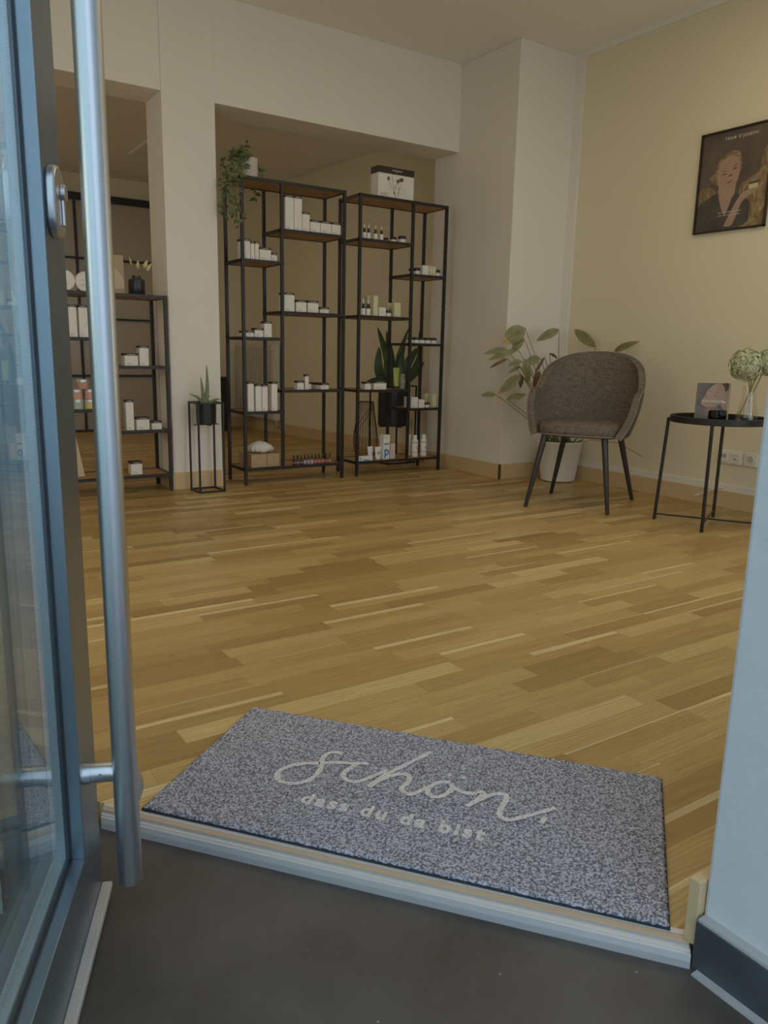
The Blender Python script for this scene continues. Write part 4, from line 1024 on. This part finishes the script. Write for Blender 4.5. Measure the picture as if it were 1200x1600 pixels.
for a, c_, b, wd in [((-.02,0,.27),(-.05,0,.48),(-.17,-.02,.745),.075),((0,0,.27),(-.04,0,.5),(-.075,0,.725),.060),((.01,0,.27),(.04,0,.52),(.14,.0,.76),.045),((.03,0,.27),(.10,0,.45),(.19,-.03,.60),.070),((.02,.02,.27),(.06,.0,.5),(.10,.0,.63),.050),
   ((.03,-.02,.27),(.17,-.03,.42),(.20,-.03,.50),.055),((.04,.0,.27),(.22,-.01,.50),(.19,-.06,.73),.045),((-.03,-.02,.27),(-.12,-.04,.36),(-.30,-.08,.345),.045),((-.04,.0,.27),(-.14,-.01,.42),(-.15,-.02,.60),.085),((.03,0,.27),(.13,-.04,.36),(.22,-.05,.42),.050),((0,.03,.27),(-.02,.03,.5),(-.10,.05,.66),.05),((.0,-.03,.27),(.03,-.04,.42),(.05,-.05,.57),.065),((.02,0,.27),(.0,.02,.5),(-.03,.02,.66),.045),((.03,0,.27),(.16,0,.48),(.24,-.03,.66),.030),((.04,0,.27),(.2,-.02,.4),(.26,-.04,.5),.04),((-.02,-.03,.27),(-.09,-.05,.4),(-.12,-.05,.5),.05)]:
    m = MB(); pts = smooth3([a, c_, b], 6); n_ = len(pts); rw = []
    for k, p_ in enumerate(pts):
        t_ = (pts[min(k + 1, n_ - 1)] - pts[max(k - 1, 0)]).normalized(); sd = t_.cross(Vector((-.55, -.83, .1))).normalized(); up = sd.cross(t_)
        ww = wd * .43 * (math.sin(math.pi * (.16 + .84 * k / (n_ - 1))) ** .8 if k < n_ - 1 else .01)
        rw.append([m.bm.verts.new(p_ + sd * ww + up * ww * .25), m.bm.verts.new(p_ - up * .003), m.bm.verts.new(p_ - sd * ww + up * ww * .25)])
    for r0, r1 in zip(rw, rw[1:]):
        for k in range(2): m._f([r0[k], r0[k + 1], r1[k + 1], r1[k]])
    m.build('leaf', M_LEAFD, sn, smooth=True)
# wire lantern
wl = thing('wire_lantern', 'teardrop lantern of thin dark wires on the floor behind the right rack', 'lantern', (3.33, 5.30, 0))
f = MB()
prof = [(.045, .0), (.080, .035), (.098, .10), (.098, .16), (.086, .26), (.070, .36), (.060, .45)]
for k in range(26):
    a = 2 * math.pi * k / 26; f.tube(smooth3([(r_ * math.cos(a), r_ * math.sin(a), z + .003) for r_, z in prof], 3), .0016, 5)
for r_, z in ((.045, .003), (.060, .453)): f.tube([(r_ * math.cos(t * .2618), r_ * math.sin(t * .2618), z) for t in range(25)], .003, 6)
f.build('wire_cage', M_BLACK, wl)
f = MB(); f.tube(smooth3([(.03, -.05, .455), (-.04, -.08, .38), (-.16, -.10, .25), (-.165, -.10, .22), (-.10, -.09, .27), (.02, -.06, .40), (.055, -.02, .455)], 5), .002, 6)
f.build('handle', M_BLACK, wl)

# ------------------------------------------------------------------ armchair
CH_RZ = math.atan2(-.49, -.87) - math.pi / 2       # local +y looks forward
ch = thing('armchair', 'grey-brown fabric tub armchair with dark splayed legs beside the tray table', 'chair', (3.414, 3.073, 0), CH_RZ)
inv = (Matrix.Translation(ch.location) @ Matrix.Rotation(CH_RZ, 4, 'Z')).inverted()
for fx, fy, tx, ty in ((3.060, 3.150, .62, .62), (3.515, 3.400, .55, .55), (3.300, 2.765, .62, .62), (3.785, 2.996, .55, .55)):
    p_ = inv @ Vector((fx, fy, 0)); top = Vector((p_.x * tx / .75 * .86, p_.y * .72, .425))
    m = MB(); m.tube([(p_.x, p_.y, 0), (p_.x, p_.y, .003), top], [.010, .011, .019], 16)
    lg = m.build('leg', M_LEG, ch, smooth=True)
uf = MB()
uf.tube([(-.17, .12, .415), (.17, .12, .415)], .010, 8); uf.tube([(-.17, -.13, .415), (.17, -.13, .415)], .010, 8)
uf.build('underframe', M_LEG, ch)
# shell: U-shaped wall swept from the right arm round the back to the left arm
def shell_pt(u, v, inset=0.0):
    """u in [-1,1] around, v in [0,1] up"""
    au = abs(u); sgn = 1 if u >= 0 else -1
    # plan path (half): from front of arm, back along side, round to the back centre
    def plan(hw, yb_, yf_):
        s = 1 - au                       # 0 at arm front, 1 at back centre
        if s < .34:
            t = s / .34; return hw * (1.0 + .02 * math.sin(t * 3.14)), yf_ + (yb_ + hw * .86 - yf_) * t
        t = (s - .34) / .66; a = t * math.pi / 2
        e_ = .92
        return hw * (math.cos(a) ** e_ if a < math.pi / 2 - 1e-6 else 0), (yb_ + hw * .86) - hw * .86 * math.sin(a) ** e_
    s = 1 - au
    bx, by = plan(.245 - inset, -.225 + inset, .235)
    armh = .655; back = .872
    t_ = min(1, max(0, (s - .26) / .74)); q_ = min(1, t_ / .30); k = (1 - (1 - t_) ** 2.3) * q_ * q_ * (3 - 2 * q_)
    ht = armh + (back - armh) * k
    tx_, ty_ = plan(.305 - inset, -.30 + inset, .13)
    # lower section bulges out quickly then leans
    vv = v
    z = .405 + (ht - .405) * vv
    fl_ = min(1, vv * 1.0); fl2 = math.sin(min(1, fl_ * (.47 / max(.01, (ht - .405)) * .0 + 1)) * math.pi / 2) ** .9
    x = bx + (tx_ - bx) * fl2; y = by + (ty_ - by) * (fl_ ** .8)
    if s < .34: # arm front rounds off
        z -= .050 * max(0, 1 - s / .16) ** 2 * v
    # back upper part narrows towards the top
    if ht > armh:
        over = max(0, z - .66) / .21; x *= (1 - .10 * over ** 2)
    return Vector((sgn * x, y, z))
nu, nv = 44, 12
sh = MB(); G = []
for i in range(nu + 1):
    u = -1 + 2 * i / nu
    G.append([sh.bm.verts.new(shell_pt(u, j / nv)) for j in range(nv + 1)])
for i in range(nu):
    for j in range(nv): sh._f([G[i][j], G[i + 1][j], G[i + 1][j + 1], G[i][j + 1]])
so = sh.build('upholstered_shell', M_FAB, ch, smooth=True, angle=180)
md = so.modifiers.new('thick', 'SOLIDIFY'); md.thickness = .036; md.offset = -1 if False else 1
md.offset = -1
bv = so.modifiers.new('round', 'BEVEL'); bv.width = .015; bv.segments = 3; bv.limit_method = 'ANGLE'; bv.angle_limit = math.radians(50)
# piping along the outer rim
pp_ = MB(); pp_.tube([shell_pt(-1, j / 10) + Vector((0, .004, 0)) for j in range(11)] + [shell_pt(-1 + 2 * i / 60, 1) + Vector((0, 0, .002)) for i in range(1, 60)] + [shell_pt(1, 1 - j / 10) + Vector((0, .004, 0)) for j in range(11)], .0032, 6)
pp_.build('piping', M_PIPING, so, smooth=True)
# seat cushion
se = MB(); ring = []
prof = [(.90, .405), (.99, .415), (1.0, .440), (.99, .465), (.94, .480), (.7, .487), (.35, .489), (0, .489)]
K = 40
def seat_xy(a, s):
    c_, s_ = math.cos(a), math.sin(a)
    x = .222 * (abs(c_) ** .55) * (1 if c_ >= 0 else -1); y = .225 * (abs(s_) ** .55) * (1 if s_ >= 0 else -1)
    if y > 0: x *= 1.0 + .10 * (y / .225)
    return x * s, (y + .022) * s if False else y * s + .025
for s_, z in prof[:-1]: ring.append([se.bm.verts.new((*seat_xy(2 * math.pi * k / K, s_), z)) for k in range(K)])
for a, b in zip(ring, ring[1:]):
    for k in range(K): se._f([a[k], a[(k + 1) % K], b[(k + 1) % K], b[k]])
se._f(ring[0][::-1]); se._f(ring[-1])
seo = se.build('seat_cushion', M_FAB, ch, smooth=True, angle=180)
m = MB(); m.tube([(*seat_xy(math.pi * (k) / 30, 1.0), .417) for k in range(31)], .0035, 6); m.build('piping', M_PIPING, seo, smooth=True)

# ------------------------------------------------------------------ tray table and what stands on it
TC = (3.586, 2.347)
tt = thing('tray_table', 'round black metal tray table on thin legs, right of the armchair', 'table', (TC[0], TC[1], 0))
RT_ = .235
MB().lathe([(0, .528), (RT_ - .004, .528), (RT_, .531), (RT_, .560), (RT_ - .004, .562), (RT_ - .008, .558), (RT_ - .009, .534), (0, .534)], seg=64).build('tray', M_TRAY, tt, smooth=True)
legs = [(-.141, .225), (-.198, -.101), (.198, .102), (.141, -.227)]
for x, y in legs:
    m = MB(); d_ = Vector((x, y, 0)).normalized(); m.tube([(x, y, 0), (d_.x * (RT_ + .004), d_.y * (RT_ + .004), .545)], .0085, 12)
    lo = m.build('leg', M_BLACK, tt, smooth=True)
for (a, b, z) in ((0, 3, .030), (1, 2, .040)):
    m = MB(); m.tube([(*legs[a], z), (*legs[b], z)], .0045, 8); m.build('crossbar', M_BLACK, tt)
zt = .534
cr_dir = math.atan2(-.8156, -.5424)
# photo card
pcard = thing('photo_card', 'upright photo card of two smiling faces standing on the tray table', 'card', (3.615, 2.405, zt), math.radians(-32))
MB().box(-.090, .082, .0, .012, 0, .190).build('card_board', plain('card_backing', (.50, .42, .30), .6), pcard, bevel=.001)
TP = Matrix.Translation((0, -.0005, 0)) @ Matrix.Rotation(math.radians(90), 4, 'X')
M_SK = plain('printed_skin', (.40, .27, .20), .5, var=.12, scale=30); M_SK2 = plain('printed_skin_shade', (.27, .17, .125), .5, var=.1, scale=30)
M_PBG = ramp_mat('printed_dark_background', [(.3, (.07, .055, .05)), (.7, (.14, .115, .10))], 9, rough=.4); M_HAIR = ramp_mat('printed_hair', [(.35, (.05, .03, .022)), (.7, (.16, .10, .06))], 30, (1, 1, 6), .5)
def flat(name, poly, m, parent, TT_, lvl):
    mb = MB(); mb.prism([(p[0], p[1]) for p in poly], lvl * .00018, lvl * .00018 + .00012, TT_); return mb.build(name, m, parent)
def blob(cx, cy, rx_, ry_, rot=0, n=28, sq=1.0):
    o = []
    for k in range(n):
        a = 2 * math.pi * k / n; x = rx_ * math.cos(a); y = ry_ * math.sin(a) * (1 - .12 * math.cos(a) * sq)
        o.append((cx + x * math.cos(rot) - y * math.sin(rot), cy + x * math.sin(rot) + y * math.cos(rot)))
    return o
def poly_s(pts): return [(p.x, p.y) for p in smooth_path(pts + [pts[0]], 4)][:-1]
flat('print_background', [(-.090, .0), (.070, .0), (.070, .190), (-.090, .190)], M_PBG, pcard, TP, 1)
flat('print_blanket', [(-.090, .0), (.070, .0), (.070, .045), (.02, .06), (-.03, .055), (-.090, .08)], plain('printed_blanket', (.17, .15, .15), .6), pcard, TP, 2)
flat('print_neck', poly_s([(-.045, .05), (-.03, .09), (.02, .07), (.035, .03), (.0, .015), (-.04, .03)]), M_SK2, pcard, TP, 3)
flat('print_hair', poly_s([(.0, .19), (.03, .17), (.062, .12), (.068, .15), (.068, .189), (.03, .189)]), M_HAIR, pcard, TP, 3)
flat('print_face', poly_s([(-.068, .085), (-.062, .105), (-.048, .125), (-.040, .15), (-.018, .175), (.005, .188), (.035, .185), (.052, .15), (.048, .11), (.03, .085), (.0, .072), (-.04, .07)]), M_SK, pcard, TP, 4)
flat('print_second_face', poly_s([(.030, .10), (.040, .135), (.069, .15), (.069, .06), (.045, .065)]), M_SK, pcard, TP, 5)
for nm, pl_ in (('print_eye', [(-.036, .150), (-.026, .153), (-.016, .147), (-.026, .149)]), ('print_eye', [(-.005, .132), (.005, .128), (.017, .120), (.004, .124)]), ('print_brow', [(-.002, .146), (.010, .146), (.024, .136), (.010, .143)]), ('print_nostril', [(-.045, .120), (-.038, .117), (-.035, .123), (-.040, .125)]), ('print_smile', [(.040, .105), (.055, .095), (.066, .098), (.055, .088), (.044, .095)])):
    flat(nm, pl_, M_HAIR if nm != 'print_smile' else M_WHITE, pcard, TP, 6)
text_mesh('lettering', "TEAM D'JOSEPH", .0125, M_WHITE, pcard, facing((-.010, -.0018, .094)), .0001, 'CENTER', 1.25)
p_ = MB(); p_.box(-.045, .030, -.0019, -.0016, .082, .084); p_.build('printing', M_SK2, pcard)
# tealight holder
cv_ = thing('candle_holder', 'smoked glass candle holder in front of the photo card on the tray', 'candle', (3.475, 2.285, zt))
MB().lathe([(0, .001), (.040, .001), (.043, .004), (.043, .062), (.040, .062), (.040, .008), (0, .008)], seg=30).build('glass_cup', M_SMOKE, cv_, smooth=True)
MB().lathe([(0, .008), (.019, .008), (.019, .030), (0, .030)], (-.006, 0, 0), 20).build('tealight', plain('candle_wax', (.45, .43, .38), .6), cv_, smooth=True)
# coasters
tag(MB().lathe([(0, 0), (.046, 0), (.047, .001), (.047, .003), (0, .003)], seg=30).build('coaster', plain('wooden_coaster', (.42, .28, .14), .6), loc=(3.475, 2.385, zt)), 'thin wooden coaster on the tray left of the candle holder', 'coaster')
tag(MB().box(-.012, .012, -.012, .012, 0, .028).build('matchbox', M_CAPB, loc=(3.600, 2.215, zt), bevel=.001), 'small black box between photo card and glass vase on the tray', 'box')
# vase with hydrangea
va = thing('flower_vase', 'clear glass vase of dried green hydrangea on the tray table', 'vase', (3.662, 2.245, zt))
MB().lathe([(0, .002), (.050, .002), (.054, .006), (.056, .012), (.046, .06), (.034, .12), (.032, .16), (.036, .185), (.034, .185), (.030, .16), (.032, .12), (.044, .06), (.052, .014), (0, .010)], seg=32).build('glass_vessel', M_VGLASS, va, smooth=True)
for a, b in (((-.035, .03, .012), (.02, -.02, .24)), ((.012, -.01, .012), (.0, .0, .24)), ((.025, -.02, .012), (-.01, .01, .23)), ((.0, .0, .10), (.04, -.04, .27))):
    m = MB(); m.tube([a, b], .003, 8); m.build('stem', M_STEM, va)
for (cx_, cy_, cz_, R_) in ((-.025, .015, .285, .078), (.055, -.055, .300, .062)):
    fl_ = MB(); 
    for k in range(520):
        zz = 1 - 2 * (k + .5) / 520; a = k * 2.39996; rr = math.sqrt(1 - zz * zz)
        nrm = Vector((rr * math.cos(a), rr * math.sin(a), zz)); c_ = Vector((cx_, cy_, cz_)) + nrm * R_ * random.uniform(.80, 1.06)
        u_ = nrm.orthogonal().normalized(); v_ = nrm.cross(u_); th_ = random.uniform(0, 1.5)
        s_ = random.uniform(.006, .0105)
        for q_ in range(4):
            b_ = th_ + q_ * math.pi / 2; d1 = u_ * math.cos(b_) + v_ * math.sin(b_); d2 = u_ * math.cos(b_ + .65) + v_ * math.sin(b_ + .65); d3 = u_ * math.cos(b_ - .65) + v_ * math.sin(b_ - .65)
            fl_.quad([c_, c_ + d3 * s_ + nrm * .001, c_ + d1 * s_ * 1.25 + nrm * .003, c_ + d2 * s_ + nrm * .001])
    fl_.ball((cx_, cy_, cz_), R_ * .74, 14, 10)
    fl_.build('flower_head', M_HYD, va)

# ------------------------------------------------------------------ framed poster on the right wall
po = thing('framed_poster', 'black-framed portrait poster of a woman holding a jar on the beige wall', 'poster', (XR, 2.748, 1.548), math.radians(-90))
PW, PH = .218, .536            # local x: along the wall to the right, local y: out of the wall is -y
f = MB()
for a, b, c_, d_ in ((-PW, -PW + .010, 0, PH), (PW - .010, PW, 0, PH), (-PW, PW, 0, .010), (-PW, PW, PH - .010, PH)): f.box(a, b, -.020, -.002, c_, d_)
f.build('frame', plain('frame_dark_brown', (.030, .018, .012), .4), po, bevel=.001)
MB().box(-PW + .008, PW - .008, -.010, -.002, .008, PH - .008).build('print_background', ramp_mat('poster_dusk', [(.3, (.075, .055, .045)), (.7, (.15, .115, .09))], 5, rough=.35), po)
TQ = Matrix.Translation((0, -.0100, 0)) @ Matrix.Rotation(math.radians(90), 4, 'X')
def pz(x, y):      # poster-relative: x 0..1 left to right, y 0..1 bottom to top
    return (-PW + .01 + x * (2 * PW - .02), .01 + y * (PH - .02))
def pp2(l): return [pz(*q_) for q_ in l]
M_GRASS = ramp_mat('printed_dry_grass', [(.30, (.10, .075, .05)), (.5, (.24, .17, .085)), (.72, (.42, .31, .16))], 26, (1, 1, .5), .5, 8, 1.5)
M_COAT = ramp_mat('printed_dark_coat', [(.3, (.055, .05, .042)), (.7, (.095, .088, .075))], 12, rough=.5)
M_BLOND = ramp_mat('printed_light_hair', [(.35, (.15, .10, .055)), (.7, (.42, .30, .17))], 40, (1, 1, 3), .5)
flat('print_grass', poly_s(pp2([(.62, .02), (.99, .02), (.99, .72), (.90, .74), (.86, .55), (.78, .50), (.70, .47), (.62, .42), (.60, .2)])), M_GRASS, po, TQ, 1)
flat('print_grass', poly_s(pp2([(.01, .20), (.01, .42), (.10, .46), (.22, .44), (.28, .35), (.15, .28)])), M_GRASS, po, TQ, 1)
flat('print_hair', poly_s(pp2([(.20, .50), (.15, .56), (.22, .60), (.27, .71), (.36, .77), (.46, .795), (.56, .77), (.60, .68), (.60, .58), (.50, .45), (.30, .46)])), M_BLOND, po, TQ, 2)
flat('print_neck', poly_s(pp2([(.30, .44), (.30, .34), (.34, .28), (.42, .13), (.52, .28), (.55, .40), (.54, .5), (.4, .5)])), M_SK, po, TQ, 3)
flat('print_coat', poly_s(pp2([(.01, .02), (.01, .26), (.12, .33), (.29, .385), (.33, .30), (.42, .15), (.50, .30), (.57, .36), (.66, .30), (.76, .26), (.78, .16), (.70, .02)])), M_COAT, po, TQ, 4)
flat('print_throat', poly_s(pp2([(.31, .41), (.33, .31), (.425, .15), (.50, .29), (.53, .40), (.42, .43)])), M_SK, po, TQ, 5)
flat('print_face', poly_s(pp2([(.26, .60), (.27, .52), (.30, .45), (.36, .395), (.44, .39), (.52, .43), (.575, .50), (.59, .60), (.56, .69), (.48, .745), (.38, .735), (.30, .69)])), M_SK, po, TQ, 6)
0 and flat('print_face_shade', poly_s(pp2([(.28, .55), (.31, .45), (.38, .405), (.44, .40), (.40, .47), (.36, .56), (.37, .66), (.32, .66)])), M_SK2, po, TQ, 7)
for nm, l in (('print_brow', [(.31, .585), (.36, .61), (.42, .60), (.36, .60)]), ('print_eye', [(.33, .565), (.37, .578), (.42, .572), (.37, .560)]), ('print_brow', [(.47, .625), (.52, .652), (.56, .645), (.52, .64)]), ('print_eye', [(.48, .605), (.52, .622), (.56, .618), (.52, .602)]), ('print_nose', [(.43, .545), (.45, .535), (.49, .55), (.47, .56)]), ('print_mouth', [(.40, .475), (.45, .485), (.50, .505), (.45, .468)])):
    flat(nm, pp2(l), M_HAIR, po, TQ, 8)
flat('print_forearm', poly_s(pp2([(.43, .03), (.50, .15), (.58, .27), (.66, .345), (.76, .375), (.88, .40), (.95, .44), (.93, .40), (.85, .345), (.74, .30), (.66, .25), (.60, .12), (.54, .03)])), M_SK, po, TQ, 9)
flat('print_jar', pp2([(.745, .375), (.865, .385), (.87, .43), (.745, .42)]), M_DRY, po, TQ, 10)
flat('print_jar_lid', pp2([(.745, .42), (.87, .43), (.87, .445), (.745, .435)]), M_CAPB, po, TQ, 10)
flat('print_jar_top', pp2([(.76, .44), (.855, .445), (.855, .485), (.76, .48)]), plain('printed_clear_lid', (.28, .22, .18), .4), po, TQ, 10)
text_mesh('lettering', "TEAM D'JOSEPH", .022, plain('poster_lettering', (.62, .58, .50), .5), po, facing((.028, -.0125, PH * .895)), .0001, 'CENTER', 1.30, .0004)
p_ = MB()
for k, (a, b) in enumerate(((.33, .67), (.33, .65))):
    x = a
    while x < b:
        w_ = random.uniform(.03, .07); p0, p1 = pz(x, .17 - k * .03), pz(min(b, x + w_), .178 - k * .03); p_.box(p0[0], p1[0], -.0124, -.0119, p0[1], p1[1]); x += w_ + .012
p_.build('printing', plain('poster_small_print', (.50, .46, .40), .5), po)
